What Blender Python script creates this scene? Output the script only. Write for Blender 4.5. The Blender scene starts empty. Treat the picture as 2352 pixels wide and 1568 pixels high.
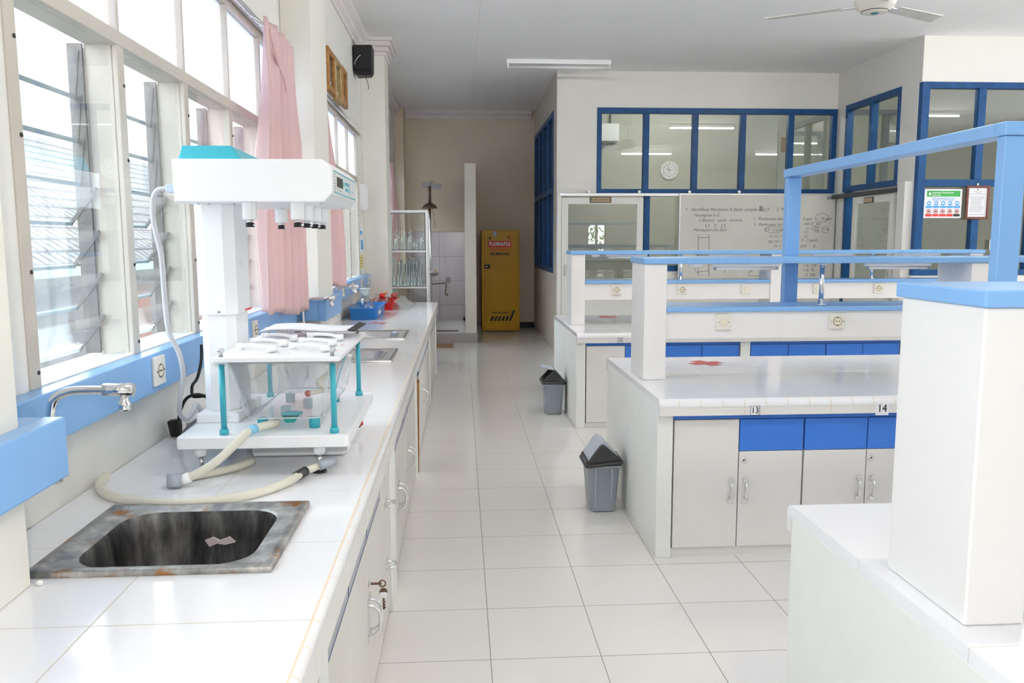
import bpy, bmesh, math, random
from mathutils import Vector, Matrix
PI = math.pi
S = bpy.context.scene
COL = S.collection
random.seed(7)

# ------------------------------------------------------------------ materials
MATS = {}
def nodes(name):
    m = bpy.data.materials.new(name); m.use_nodes = True
    nt = m.node_tree; b = nt.nodes['Principled BSDF']
    MATS[name] = m
    return m, nt, b
def N(nt, t, **kw):
    n = nt.nodes.new(t)
    for k, v in kw.items(): setattr(n, k, v)
    return n
def L(nt, a, b): nt.links.new(a, b)
def rgba(c): return (c[0], c[1], c[2], 1)
def simple(name, c, rough=.5, metal=0, spec=.5, noise=0, nscale=8, bump=0, bscale=60, coat=0):
    m, nt, b = nodes(name)
    b.inputs['Base Color'].default_value = rgba(c)
    b.inputs['Roughness'].default_value = rough
    b.inputs['Metallic'].default_value = metal
    b.inputs['Specular IOR Level'].default_value = spec
    b.inputs['Coat Weight'].default_value = coat
    if noise or bump:
        tc = N(nt, 'ShaderNodeTexCoord')
    if noise:
        nz = N(nt, 'ShaderNodeTexNoise'); nz.inputs['Scale'].default_value = nscale; nz.inputs['Detail'].default_value = 6
        L(nt, tc.outputs['Object'], nz.inputs['Vector'])
        r = N(nt, 'ShaderNodeValToRGB')
        r.color_ramp.elements[0].position = .3; r.color_ramp.elements[1].position = .7
        r.color_ramp.elements[0].color = rgba([x*(1-noise) for x in c]); r.color_ramp.elements[1].color = rgba([min(1, x*(1+noise*.4)) for x in c])
        L(nt, nz.outputs['Fac'], r.inputs['Fac']); L(nt, r.outputs['Color'], b.inputs['Base Color'])
    if bump:
        nb = N(nt, 'ShaderNodeTexNoise'); nb.inputs['Scale'].default_value = bscale; nb.inputs['Detail'].default_value = 3
        L(nt, tc.outputs['Object'], nb.inputs['Vector'])
        bp = N(nt, 'ShaderNodeBump'); bp.inputs['Strength'].default_value = bump; bp.inputs['Distance'].default_value = .004
        L(nt, nb.outputs['Fac'], bp.inputs['Height']); L(nt, bp.outputs['Normal'], b.inputs['Normal'])
    return m
def tile(name, c, grout, axes, rough=.12, vary=.03, gw=.0035, coat=0, spec=.5, big=None):
    """tiles: axes = list of (component, origin, pitch) read from object space."""
    m, nt, b = nodes(name)
    tc = N(nt, 'ShaderNodeTexCoord'); sp = N(nt, 'ShaderNodeSeparateXYZ')
    L(nt, tc.outputs['Object'], sp.inputs[0])
    mask = None; ids = []
    for (ax, o, p) in axes:
        s = N(nt, 'ShaderNodeMath', operation='SUBTRACT'); L(nt, sp.outputs[ax], s.inputs[0]); s.inputs[1].default_value = o
        d = N(nt, 'ShaderNodeMath', operation='DIVIDE'); L(nt, s.outputs[0], d.inputs[0]); d.inputs[1].default_value = p
        fl = N(nt, 'ShaderNodeMath', operation='FLOOR'); L(nt, d.outputs[0], fl.inputs[0]); ids.append(fl)
        fr = N(nt, 'ShaderNodeMath', operation='FRACT'); L(nt, d.outputs[0], fr.inputs[0])
        h = N(nt, 'ShaderNodeMath', operation='SUBTRACT'); L(nt, fr.outputs[0], h.inputs[0]); h.inputs[1].default_value = .5
        a = N(nt, 'ShaderNodeMath', operation='ABSOLUTE'); L(nt, h.outputs[0], a.inputs[0])
        g = N(nt, 'ShaderNodeMath', operation='GREATER_THAN'); L(nt, a.outputs[0], g.inputs[0]); g.inputs[1].default_value = .5 - gw/2/p
        if mask is None: mask = g
        else:
            mx = N(nt, 'ShaderNodeMath', operation='MAXIMUM'); L(nt, mask.outputs[0], mx.inputs[0]); L(nt, g.outputs[0], mx.inputs[1]); mask = mx
    cb = N(nt, 'ShaderNodeCombineXYZ')
    for i, f in enumerate(ids[:3]): L(nt, f.outputs[0], cb.inputs[i])
    wn = N(nt, 'ShaderNodeTexWhiteNoise'); L(nt, cb.outputs[0], wn.inputs['Vector'])
    nz = N(nt, 'ShaderNodeTexNoise'); nz.inputs['Scale'].default_value = 3; nz.inputs['Detail'].default_value = 5
    L(nt, tc.outputs['Object'], nz.inputs['Vector'])
    av = N(nt, 'ShaderNodeMath', operation='MULTIPLY_ADD'); L(nt, wn.outputs['Value'], av.inputs[0]); av.inputs[1].default_value = .6; L(nt, nz.outputs['Fac'], av.inputs[2])
    r = N(nt, 'ShaderNodeMapRange'); L(nt, av.outputs[0], r.inputs['Value']); r.inputs['From Min'].default_value = .3; r.inputs['From Max'].default_value = 1.3
    m1 = N(nt, 'ShaderNodeMix', data_type='RGBA'); L(nt, r.outputs[0], m1.inputs['Factor'])
    m1.inputs['A'].default_value = rgba([x*(1-vary) for x in c]); m1.inputs['B'].default_value = rgba(c)
    m2 = N(nt, 'ShaderNodeMix', data_type='RGBA'); L(nt, mask.outputs[0], m2.inputs['Factor'])
    L(nt, m1.outputs['Result'], m2.inputs['A']); m2.inputs['B'].default_value = rgba(grout)
    L(nt, m2.outputs['Result'], b.inputs['Base Color'])
    rr = N(nt, 'ShaderNodeMapRange'); L(nt, mask.outputs[0], rr.inputs['Value']); rr.inputs['To Min'].default_value = rough; rr.inputs['To Max'].default_value = .8
    L(nt, rr.outputs[0], b.inputs['Roughness'])
    bp = N(nt, 'ShaderNodeBump'); bp.invert = True; bp.inputs['Strength'].default_value = .5; bp.inputs['Distance'].default_value = .001
    L(nt, mask.outputs[0], bp.inputs['Height']); L(nt, bp.outputs['Normal'], b.inputs['Normal'])
    b.inputs['Specular IOR Level'].default_value = spec
    return m
def glass(name, tint=(.93, .96, .96), refl=.06, rough=.0, dirt=0, power=4, edge=.7):
    """thin pane: see-through with a facing-angle reflection"""
    m, nt, b = nodes(name)
    nt.nodes.remove(b); out = nt.nodes['Material Output']
    t = N(nt, 'ShaderNodeBsdfTransparent'); t.inputs[0].default_value = rgba(tint)
    g = N(nt, 'ShaderNodeBsdfGlossy'); g.inputs['Roughness'].default_value = rough; g.inputs['Color'].default_value = (1, 1, 1, 1)
    lw = N(nt, 'ShaderNodeLayerWeight'); lw.inputs['Blend'].default_value = .5
    pw_ = N(nt, 'ShaderNodeMath', operation='POWER'); L(nt, lw.outputs['Facing'], pw_.inputs[0]); pw_.inputs[1].default_value = power
    mx = N(nt, 'ShaderNodeMath', operation='MULTIPLY_ADD'); L(nt, pw_.outputs[0], mx.inputs[0]); mx.inputs[1].default_value = edge; mx.inputs[2].default_value = refl
    mx.use_clamp = True
    ms = N(nt, 'ShaderNodeMixShader'); L(nt, mx.outputs[0], ms.inputs[0]); L(nt, t.outputs[0], ms.inputs[1]); L(nt, g.outputs[0], ms.inputs[2])
    last = ms
    if dirt:
        d = N(nt, 'ShaderNodeBsdfDiffuse'); d.inputs[0].default_value = (.75, .78, .8, 1)
        tr = N(nt, 'ShaderNodeBsdfTranslucent'); tr.inputs[0].default_value = (.75, .78, .8, 1)
        ad = N(nt, 'ShaderNodeMixShader'); ad.inputs[0].default_value = .5; L(nt, d.outputs[0], ad.inputs[1]); L(nt, tr.outputs[0], ad.inputs[2])
        nz = N(nt, 'ShaderNodeTexNoise'); nz.inputs['Scale'].default_value = 4; nz.inputs['Detail'].default_value = 8
        tc = N(nt, 'ShaderNodeTexCoord'); L(nt, tc.outputs['Object'], nz.inputs['Vector'])
        mr = N(nt, 'ShaderNodeMapRange'); L(nt, nz.outputs['Fac'], mr.inputs['Value']); mr.inputs['From Min'].default_value = .3; mr.inputs['From Max'].default_value = .7
        mr.inputs['To Min'].default_value = dirt*.5; mr.inputs['To Max'].default_value = dirt*1.5
        m2 = N(nt, 'ShaderNodeMixShader'); L(nt, mr.outputs[0], m2.inputs[0]); L(nt, ms.outputs[0], m2.inputs[1]); L(nt, ad.outputs[0], m2.inputs[2]); last = m2
    L(nt, last.outputs[0], out.inputs['Surface'])
    return m
def translucent(name, c, trans=.7, rough=.6):
    m, nt, b = nodes(name); out = nt.nodes['Material Output']
    b.inputs['Base Color'].default_value = rgba(c); b.inputs['Roughness'].default_value = rough
    t = N(nt, 'ShaderNodeBsdfTranslucent'); t.inputs[0].default_value = rgba(c)
    ms = N(nt, 'ShaderNodeMixShader'); ms.inputs[0].default_value = trans
    L(nt, b.outputs[0], ms.inputs[1]); L(nt, t.outputs[0], ms.inputs[2]); L(nt, ms.outputs[0], out.inputs['Surface'])
    return m
def emit(name, c, s):
    m, nt, b = nodes(name)
    b.inputs['Base Color'].default_value = (.8, .8, .8, 1)
    b.inputs['Emission Color'].default_value = rgba(c); b.inputs['Emission Strength'].default_value = s
    return m

wall_m = simple('wall paint', (.80, .79, .745), .55, noise=.03, nscale=2, bump=.08, bscale=90)
col_m = simple('column paint', (.82, .80, .725), .5, noise=.03, nscale=2, bump=.05)
part_m = simple('partition board', (.78, .765, .725), .5, noise=.02, nscale=3)
far_m = simple('tan plaster', (.74, .63, .50), .6, noise=.06, nscale=1.5, bump=.08)
ceil_m = tile('ceiling board', (.93, .92, .915), (.80, .79, .785), [('X', .2, 2.44), ('Y', .9, 1.22)], rough=.7, vary=.03, gw=.006)
floor_m = tile('floor tile', (.80, .78, .745), (.34, .32, .31), [('X', .0935, .4002), ('Y', 2.79, .411)], rough=.13, vary=.035, gw=.004)
bench_t = tile('bench tile', (.87, .87, .89), (.62, .55, .47), [('X', -1.08, .4), ('Y', 1.865, .4)], rough=.10, vary=.015, gw=.003)
bench_e = tile('bench edge tile', (.86, .86, .87), (.70, .58, .44), [('Y', 1.865, .1)], rough=.12, vary=.015, gw=.003)
apron_t = tile('bench apron tile', (.83, .82, .79), (.72, .64, .52), [('Y', 1.865, .4)], rough=.2, vary=.02, gw=.003)
grout_m = simple('grout', (.78, .62, .44), .8)
plaster_m = simple('white plaster', (.83, .84, .80), .6, noise=.04, nscale=3, bump=.1)
lam_m = simple('cream laminate', (.78, .755, .73), .4, noise=.015, nscale=4)
lam2_m = simple('grey cream laminate', (.70, .675, .635), .35, noise=.015, nscale=4)
shelf_m = simple('white laminate', (.82, .80, .78), .4)
blue_m = simple('light blue laminate', (.225, .45, .79), .28, spec=.45)
dblue_m = simple('royal blue laminate', (.045, .20, .70), .35)
fblue_m = simple('blue timber paint', (.006, .075, .24), .4, spec=.3, noise=.25, nscale=12)
frame_m = simple('window frame paint', (.56, .515, .45), .5, noise=.05, nscale=6)
sill_m = simple('sill paint', (.80, .78, .72), .5, noise=.08, nscale=9)
metal_dark = simple('weathered louvre metal', (.16, .15, .15), .6, metal=.3, noise=.3, nscale=40)
chrome_m = simple('chrome', (.82, .83, .84), .12, metal=1)
steel_m = simple('brushed steel', (.62, .62, .62), .28, metal=1, noise=.12, nscale=30)
alu_m = simple('aluminium', (.72, .73, .75), .35, metal=.7)
white_m = simple('white enamel', (.86, .87, .89), .35)
teal_m = simple('teal plastic', (.045, .42, .52), .4)
black_m = simple('black plastic', (.010, .010, .011), .45, spec=.35)
dark_m = simple('dark grey plastic', (.03, .032, .035), .35)
bin_m = simple('grey plastic', (.36, .40, .46), .35)
binl_m = simple('pale grey plastic', (.45, .50, .57), .3)
wood_m = simple('gilt wood', (.42, .20, .05), .4, noise=.4, nscale=25)
woodr_m = simple('red brown wood', (.16, .04, .025), .4, noise=.2, nscale=20)
board_m = simple('brown board', (.36, .19, .08), .6, noise=.2, nscale=15)
card_m = simple('cardboard', (.30, .17, .10), .8, noise=.15, nscale=10)
paper_m = simple('white paper', (.82, .82, .86), .7)
paperl_m = simple('lilac tinted paper', (.78, .74, .86), .6, noise=.06, nscale=12)
yellow_m = simple('yellow enamel', (.60, .31, .008), .32, spec=.25, noise=.04, nscale=5, bump=.04, bscale=20)
red_m = simple('red print', (.75, .03, .02), .5)
redp_m = simple('red plastic', (.70, .02, .02), .35)
redt_m = simple('faded red tape', (.52, .10, .09), .6)
bluep_m = simple('blue plastic', (.03, .22, .62), .35)
ink_m = simple('black ink', (.015, .015, .015), .6)
inkg_m = simple('whiteboard marker', (.13, .13, .135), .7)
inks_m = simple('grey print', (.30, .31, .33), .7)
greenp_m = simple('green print', (.05, .42, .09), .6)
bluei_m = simple('blue print', (.10, .40, .80), .6)
wb_m = simple('whiteboard', (.66, .645, .60), .3, noise=.05, nscale=5)
socket_m = simple('ivory plastic', (.78, .74, .66), .35)
cream_sw = simple('cream switch', (.80, .72, .55), .35)
tube_off = simple('unlit tube', (.82, .83, .84), .25)
tube_on = emit('lit tube', (1, .96, .90), 115)
curt_m = translucent('pink curtain', (.80, .52, .52), .30, .8)
def curtain_weave(m):
    nt = m.node_tree; b = nt.nodes['Principled BSDF']
    tc = N(nt, 'ShaderNodeTexCoord'); wv = N(nt, 'ShaderNodeTexWave'); wv.inputs['Scale'].default_value = 60; wv.inputs['Distortion'].default_value = 1.5
    wv.bands_direction = 'DIAGONAL'
    L(nt, tc.outputs['Object'], wv.inputs['Vector'])
    r = N(nt, 'ShaderNodeMix', data_type='RGBA'); L(nt, wv.outputs['Fac'], r.inputs['Factor'])
    r.inputs['A'].default_value = (.77, .565, .56, 1); r.inputs['B'].default_value = (.84, .67, .66, 1)
    L(nt, r.outputs['Result'], b.inputs['Base Color'])
curtain_weave(curt_m)
frost_m = translucent('frosted glass', (.62, .645, .71), .95, .4)
pane_m = glass('clear pane', (.93, .96, .95), .05)
louv_m = glass('louvre glass', (.92, .95, .97), .05, dirt=.03)
cover_m = glass('inner cover sheet', (.97, .98, .98), .03, dirt=.012)
edge_m = simple('glass edge', (.30, .42, .50), .3)
part_gl = glass('partition glass', (.88, .91, .88), .10)
tank_m = glass('clear acrylic', (.965, .975, .975), .06, dirt=.035)
gware_m = glass('laboratory glass', (.90, .93, .92), .10, power=1.8, edge=.75)
film_m = glass('plastic film', (.92, .92, .93), .16, rough=.12, dirt=.06)
hose_m = simple('silicone hose', (.84, .81, .68), .35); hose_m.node_tree.nodes['Principled BSDF'].inputs['Alpha'].default_value = .72
greyc_m = simple('grey cable', (.52, .53, .56), .5)
wallt_m = tile('wall tile', (.60, .54, .57), (.30, .25, .26), [('X', -.364, .44), ('Z', -.01, .412)], rough=.15, vary=.05, gw=.006)
plin_t = tile('shower base tile', (.68, .66, .66), (.35, .32, .31), [('X', -.25, .42), ('Y', 12, .41)], rough=.15, vary=.04, gw=.005)
bronze_m = simple('tarnished bronze', (.20, .13, .09), .4, metal=.7, noise=.3, nscale=20)
skirt_m = simple('black skirting tile', (.015, .017, .02), .15)
roof_m = simple('outside wall', (.10, .105, .11), .8, noise=.2, nscale=2)
gut_m = simple('pale green gutter', (.12, .24, .17), .5)
grnd_m = simple('pale concrete', (.22, .21, .20), .9, noise=.1, nscale=1)
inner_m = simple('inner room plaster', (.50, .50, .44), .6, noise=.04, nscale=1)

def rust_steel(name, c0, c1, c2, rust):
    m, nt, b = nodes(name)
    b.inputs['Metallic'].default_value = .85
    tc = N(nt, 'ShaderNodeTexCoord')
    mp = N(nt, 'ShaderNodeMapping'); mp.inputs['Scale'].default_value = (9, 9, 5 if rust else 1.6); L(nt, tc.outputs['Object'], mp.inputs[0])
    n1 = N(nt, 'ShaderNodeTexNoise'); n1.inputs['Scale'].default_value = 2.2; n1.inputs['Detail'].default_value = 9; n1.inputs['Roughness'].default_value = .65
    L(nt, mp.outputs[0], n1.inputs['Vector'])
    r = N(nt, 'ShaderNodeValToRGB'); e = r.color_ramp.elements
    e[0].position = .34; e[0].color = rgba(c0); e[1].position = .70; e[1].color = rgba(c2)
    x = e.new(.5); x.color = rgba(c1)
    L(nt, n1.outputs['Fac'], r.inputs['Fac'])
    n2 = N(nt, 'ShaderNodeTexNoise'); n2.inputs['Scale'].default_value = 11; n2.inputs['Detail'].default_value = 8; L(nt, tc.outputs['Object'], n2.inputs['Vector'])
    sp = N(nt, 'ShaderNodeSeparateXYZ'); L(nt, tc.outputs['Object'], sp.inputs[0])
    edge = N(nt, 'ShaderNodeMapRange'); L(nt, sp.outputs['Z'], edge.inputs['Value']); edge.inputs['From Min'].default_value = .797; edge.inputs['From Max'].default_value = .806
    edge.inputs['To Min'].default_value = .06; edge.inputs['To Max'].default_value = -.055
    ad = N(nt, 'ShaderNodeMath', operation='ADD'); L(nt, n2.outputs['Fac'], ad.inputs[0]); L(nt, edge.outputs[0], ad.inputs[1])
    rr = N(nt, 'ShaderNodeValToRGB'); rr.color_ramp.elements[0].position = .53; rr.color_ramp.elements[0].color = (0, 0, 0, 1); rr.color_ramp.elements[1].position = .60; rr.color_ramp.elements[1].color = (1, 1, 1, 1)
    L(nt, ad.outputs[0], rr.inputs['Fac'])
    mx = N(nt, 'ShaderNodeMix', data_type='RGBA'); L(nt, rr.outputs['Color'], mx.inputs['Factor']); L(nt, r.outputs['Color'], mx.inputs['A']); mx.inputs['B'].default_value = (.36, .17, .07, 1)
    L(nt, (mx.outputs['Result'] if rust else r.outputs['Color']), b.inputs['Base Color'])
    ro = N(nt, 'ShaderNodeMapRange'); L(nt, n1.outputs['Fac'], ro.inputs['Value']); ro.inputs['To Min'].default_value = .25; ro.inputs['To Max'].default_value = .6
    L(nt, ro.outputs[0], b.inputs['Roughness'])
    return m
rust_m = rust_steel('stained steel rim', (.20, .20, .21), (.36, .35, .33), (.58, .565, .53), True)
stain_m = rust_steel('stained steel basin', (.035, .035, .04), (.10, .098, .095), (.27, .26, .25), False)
def rooftile():
    m, nt, b = nodes('clay roof tiles')
    tc = N(nt, 'ShaderNodeTexCoord')
    br = N(nt, 'ShaderNodeTexBrick'); br.inputs['Scale'].default_value = 1; br.offset = .5
    br.inputs['Brick Width'].default_value = .24; br.inputs['Row Height'].default_value = .30; br.inputs['Mortar Size'].default_value = .035
    br.inputs['Color1'].default_value = (.20, .195, .19, 1); br.inputs['Color2'].default_value = (.16, .16, .16, 1); br.inputs['Mortar'].default_value = (.03, .03, .033, 1)
    mp = N(nt, 'ShaderNodeMapping'); mp.inputs['Rotation'].default_value = (0, 0, 0)
    L(nt, tc.outputs['UV'], mp.inputs[0]); L(nt, mp.outputs[0], br.inputs['Vector'])
    L(nt, br.outputs['Color'], b.inputs['Base Color']); b.inputs['Roughness'].default_value = .8
    return m
rtile_m = rooftile()

# ------------------------------------------------------------------ mesh builder
class MB:
    def __init__(s): s.v = []; s.f = []; s.sm = []; s.mi = []
    def _add(s, vs, fs, smooth=False, mi=0):
        o = len(s.v); s.v += [tuple(v) for v in vs]
        for f in fs: s.f.append([i+o for i in f]); s.sm.append(smooth); s.mi.append(mi)
        return s
    def box(s, x0, y0, z0, x1, y1, z1, mi=0, M=None):
        v = [(x, y, z) for x in (x0, x1) for y in (y0, y1) for z in (z0, z1)]
        if M: v = [M @ Vector(p) for p in v]
        return s._add(v, [(0, 1, 3, 2), (4, 6, 7, 5), (0, 4, 5, 1), (2, 3, 7, 6), (0, 2, 6, 4), (1, 5, 7, 3)], False, mi)
    def prism(s, poly, ax, a, b, mi=0, smooth=False):
        """poly: 2D points in the two remaining axes (x,y,z order), extruded along axis ax from a to b"""
        n = len(poly)
        def P(p, t):
            l = list(p); l.insert('XYZ'.index(ax), t); return tuple(l)
        v = [P(p, a) for p in poly] + [P(p, b) for p in poly]
        o = len(s.v); s.v += v
        s.f.append([o+i for i in range(n)][::-1]); s.f.append([o+n+i for i in range(n)]); s.sm += [False]*2; s.mi += [mi]*2
        for i in range(n):
            j = (i+1) % n; s.f.append([o+i, o+j, o+n+j, o+n+i]); s.sm.append(smooth); s.mi.append(mi)
        return s
    def hull(s, bot, top, mi=0, smooth=False):
        """two loops of equal length joined, capped both ends"""
        n = len(bot); o = len(s.v); s.v += [tuple(p) for p in bot] + [tuple(p) for p in top]
        s.f.append([o+i for i in range(n)][::-1]); s.f.append([o+n+i for i in range(n)]); s.sm += [False]*2; s.mi += [mi]*2
        for i in range(n):
            j = (i+1) % n; s.f.append([o+i, o+j, o+n+j, o+n+i]); s.sm.append(smooth); s.mi.append(mi)
        return s
    def loft(s, loops, cap0=True, cap1=True, smooth=True, mi=0):
        n = len(loops[0]); o = len(s.v)
        for l in loops: s.v += [tuple(p) for p in l]
        for k in range(len(loops)-1):
            for i in range(n):
                j = (i+1) % n
                s.f.append([o+k*n+i, o+k*n+j, o+(k+1)*n+j, o+(k+1)*n+i]); s.sm.append(smooth); s.mi.append(mi)
        if cap0: s.f.append([o+i for i in range(n)][::-1]); s.sm.append(False); s.mi.append(mi)
        if cap1: s.f.append([o+(len(loops)-1)*n+i for i in range(n)]); s.sm.append(False); s.mi.append(mi)
        return s
    def cyl(s, p0, p1, r0, r1=None, n=16, mi=0, smooth=True):
        return s.tube([p0, p1], [r0, r0 if r1 is None else r1], n, mi, smooth)
    def tube(s, pts, r, n=10, mi=0, smooth=True, closed=False):
        pts = [Vector(p) for p in pts]; m = len(pts)
        rs = r if isinstance(r, (list, tuple)) else [r]*m
        loops = []; up = None
        for i, p in enumerate(pts):
            if closed: d = pts[(i+1) % m] - pts[i-1]
            else: d = (pts[min(i+1, m-1)] - pts[max(i-1, 0)])
            d = d.normalized() if d.length > 1e-9 else Vector((0, 0, 1))
            if up is None:
                up = Vector((0, 0, 1)) if abs(d.z) < .9 else Vector((1, 0, 0))
            a = d.cross(up); 
            if a.length < 1e-6: a = d.orthogonal()
            a.normalize(); up = a.cross(d).normalized()
            loops.append([p + rs[i]*(math.cos(2*PI*k/n)*a + math.sin(2*PI*k/n)*up) for k in range(n)])
        if closed: loops.append(loops[0])
        return s.loft(loops, not closed, not closed, smooth, mi)
    def lathe(s, prof, c, n=20, mi=0, ax='Z', smooth=True):
        loops = []
        for (r, h) in prof:
            l = []
            for k in range(n):
                a = 2*PI*k/n; u, w = max(r, 1e-5)*math.cos(a), max(r, 1e-5)*math.sin(a)
                l.append({'Z': (c[0]+u, c[1]+w, c[2]+h), 'X': (c[0]+h, c[1]+u, c[2]+w), 'Y': (c[0]+u, c[1]+h, c[2]+w)}[ax])
            loops.append(l)
        return s.loft(loops, True, True, smooth, mi)
    def sphere(s, c, r, n=14, sc=(1, 1, 1), mi=0):
        loops = []
        for i in range(n//2+1):
            t = PI*i/(n//2); rr = max(math.sin(t), 1e-4)*r
            loops.append([(c[0]+sc[0]*rr*math.cos(2*PI*k/n), c[1]+sc[1]*rr*math.sin(2*PI*k/n), c[2]-sc[2]*r*math.cos(t)) for k in range(n)])
        return s.loft(loops, True, True, True, mi)
    def quad(s, a, b, c, d, mi=0): return s._add([a, b, c, d], [(0, 1, 2, 3)], False, mi)
    def build(s, name, mat, parent=None, bevel=0, seg=2, solid=0):
        me = bpy.data.meshes.new(name)
        me.from_pydata(s.v, [], s.f)
        for m in (mat if isinstance(mat, (list, tuple)) else [mat]): me.materials.append(m)
        me.polygons.foreach_set('use_smooth', s.sm); me.polygons.foreach_set('material_index', s.mi)
        bm = bmesh.new(); bm.from_mesh(me); bmesh.ops.recalc_face_normals(bm, faces=bm.faces); bm.to_mesh(me); bm.free()
        me.update()
        o = bpy.data.objects.new(name, me); COL.objects.link(o)
        if solid:
            md = o.modifiers.new('solid', 'SOLIDIFY'); md.thickness = solid; md.offset = 0
        if bevel:
            md = o.modifiers.new('bevel', 'BEVEL'); md.width = bevel; md.segments = seg; md.limit_method = 'ANGLE'; md.angle_limit = .6
        if parent: attach(o, parent)
        return o
def attach(o, p):
    bpy.context.view_layer.update() if False else None
    o.parent = p
    m = Matrix.Identity(4); q = p
    while q is not None and q.type == 'EMPTY':
        m = Matrix.Translation(q.location) @ m; q = q.parent
        break
    # children of an Empty keep world-space vertices; children of a mesh at the origin need no offset
    if p.type == 'EMPTY': o.matrix_parent_inverse = Matrix.Translation(p.location).inverted()
def thing(name, label, cat, loc, group=None):
    o = bpy.data.objects.new(name, None); COL.objects.link(o); o.location = loc; o.empty_display_size = .1
    return tag(o, label, cat, group)
def tag(o, label, cat, group=None):
    o['label'] = label; o['category'] = cat
    if group: o['group'] = group
    return o
def struct(o, label=None):
    o['kind'] = 'structure'
    if label: o['label'] = label
    return o
def dup(root, delta, label, group=None):
    """copy of a thing with copies of its parts and sub-parts, moved by delta"""
    r = root.copy(); COL.objects.link(r); r.location = Vector(root.location) + Vector(delta); r['label'] = label
    if group: r['group'] = group
    for ch in list(root.children):
        c = ch.copy(); COL.objects.link(c); c.parent = r
        for g in list(ch.children):
            d = g.copy(); COL.objects.link(d); d.parent = c
    return r
def text(body, size, loc, rot, mat, parent, name='lettering', ax='CENTER', sx=1, extrude=.0006, shear=0, bold=0):
    cu = bpy.data.curves.new(name, 'FONT'); cu.body = body; cu.size = size; cu.align_x = ax; cu.align_y = 'CENTER'; cu.extrude = extrude; cu.shear = shear; cu.offset = bold
    cu.materials.append(mat)
    o = bpy.data.objects.new(name, cu); COL.objects.link(o)
    o.matrix_world = Matrix.Translation(loc) @ rot @ Matrix.Diagonal((sx, 1, 1, 1))
    if parent:
        mw = o.matrix_world.copy(); o.parent = parent
        if parent.type == 'EMPTY': o.matrix_parent_inverse = Matrix.Translation(parent.location).inverted()
        o.matrix_basis = mw
    return o
FRONT = Matrix.Rotation(PI/2, 4, 'X')                    # reads when seen from -Y
RSIDE = Matrix.Rotation(PI/2, 4, 'Z') @ FRONT            # reads when seen from +X
LSIDE = Matrix.Rotation(-PI/2, 4, 'Z') @ FRONT           # reads when seen from -X
def rect_loop(x0, y0, x1, y1, z, r, n=5):
    """rounded rectangle loop"""
    pts = []
    for (cx, cy, a0) in ((x1-r, y1-r, 0), (x0+r, y1-r, PI/2), (x0+r, y0+r, PI), (x1-r, y0+r, 1.5*PI)):
        for k in range(n+1):
            a = a0 + k*PI/2/n; pts.append((cx+r*math.cos(a), cy+r*math.sin(a), z))
    return pts
def smoothpath(pts, n=8):
    pts = [Vector(p) for p in pts]; out = []
    for i in range(len(pts)-1):
        p0, p1, p2, p3 = pts[max(i-1, 0)], pts[i], pts[i+1], pts[min(i+2, len(pts)-1)]
        for k in range(n):
            t = k/n
            out.append(.5*((2*p1) + (-p0+p2)*t + (2*p0-5*p1+4*p2-p3)*t*t + (-p0+3*p1-3*p2+p3)*t**3))
    out.append(pts[-1]); return out

# ------------------------------------------------------------------ the room
XW = -1.06; ZC = 3.64; YB = -4.0; XR = 10.5; YF = 14.05
struct(MB().box(-1.3, YB-.1, -.1, XR+.1, YF+.15, 0).build('floor', floor_m))
struct(MB().box(-1.3, YB-.1, ZC, XR+.1, YF+.15, ZC+.1).build('ceiling', ceil_m))
# left wall: low wall, head band, piers between the window bays
w = MB()
w.box(-1.20, YB, 0, XW, YF, 1.128)
w.box(-1.20, YB, 2.60, XW, YF, ZC)
for a, b in ((YB, -2.4), (1.0, 2.055), (5.12, 5.75), (8.72, 9.72), (13.62, YF)): w.box(-1.20, a, 1.128, XW, b, 2.60)
struct(w.build('wall_left', wall_m))
w = MB()
w.box(-1.2, YB-.1, 0, XR, YB, 1.1); w.box(-1.2, YB-.1, 2.0, XR, YB, ZC)
for a, b in ((-1.2, 3.9), (4.5, XR)): w.box(a, YB-.1, 1.1, b, YB, 2.0)
struct(w.build('wall_back', wall_m))
w = MB()
w.box(XR, YB-.1, 0, XR+.1, YF, 1.1); w.box(XR, YB-.1, 2.9, XR+.1, YF, ZC)
for a, b in ((YB-.1, 2.9), (5.4, 5.9), (8.3, YF)): w.box(XR, a, 1.1, XR+.1, b, 2.9)
struct(w.build('wall_right', wall_m))
struct(MB().box(-1.2, YF, 0, 1.255, YF+.12, ZC).build('wall_far', far_m))
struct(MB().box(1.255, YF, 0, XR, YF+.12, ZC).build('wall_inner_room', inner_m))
# columns along the left wall
for i, (y0, y1, x1) in enumerate(((1.11, 1.655, -.878), (5.15, 5.70, -.878), (9.18, 9.63, -.80), (13.72, YF, -.91))):
    struct(MB().box(XW+.0005, y0, .8005 if i < 2 else 0, x1, y1, ZC).build('column', col_m if i < 3 else far_m, bevel=.004))
# cornice
def cove(name, y0, y1):
    pr = [(XW, 3.475), (XW+.015, 3.475), (XW+.02, 3.50), (XW+.05, 3.535), (XW+.055, 3.56), (XW+.10, 3.60), (XW+.105, 3.639), (XW, 3.639)]
    struct(MB().prism(pr, 'Y', y0, y1).build(name, simple(name+' paint', (.76, .72, .71), .6)))
cove('trim_1', 5.71, 9.17); cove('trim_2', 9.64, 13.71)
pr = [(YF, 3.50), (YF-.03, 3.50), (YF-.04, 3.55), (YF-.08, 3.58), (YF-.09, 3.639), (YF, 3.639)]
struct(MB().prism(pr, 'X', -.90, 1.20).build('trim_3', MATS['trim_2 paint']))
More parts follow.
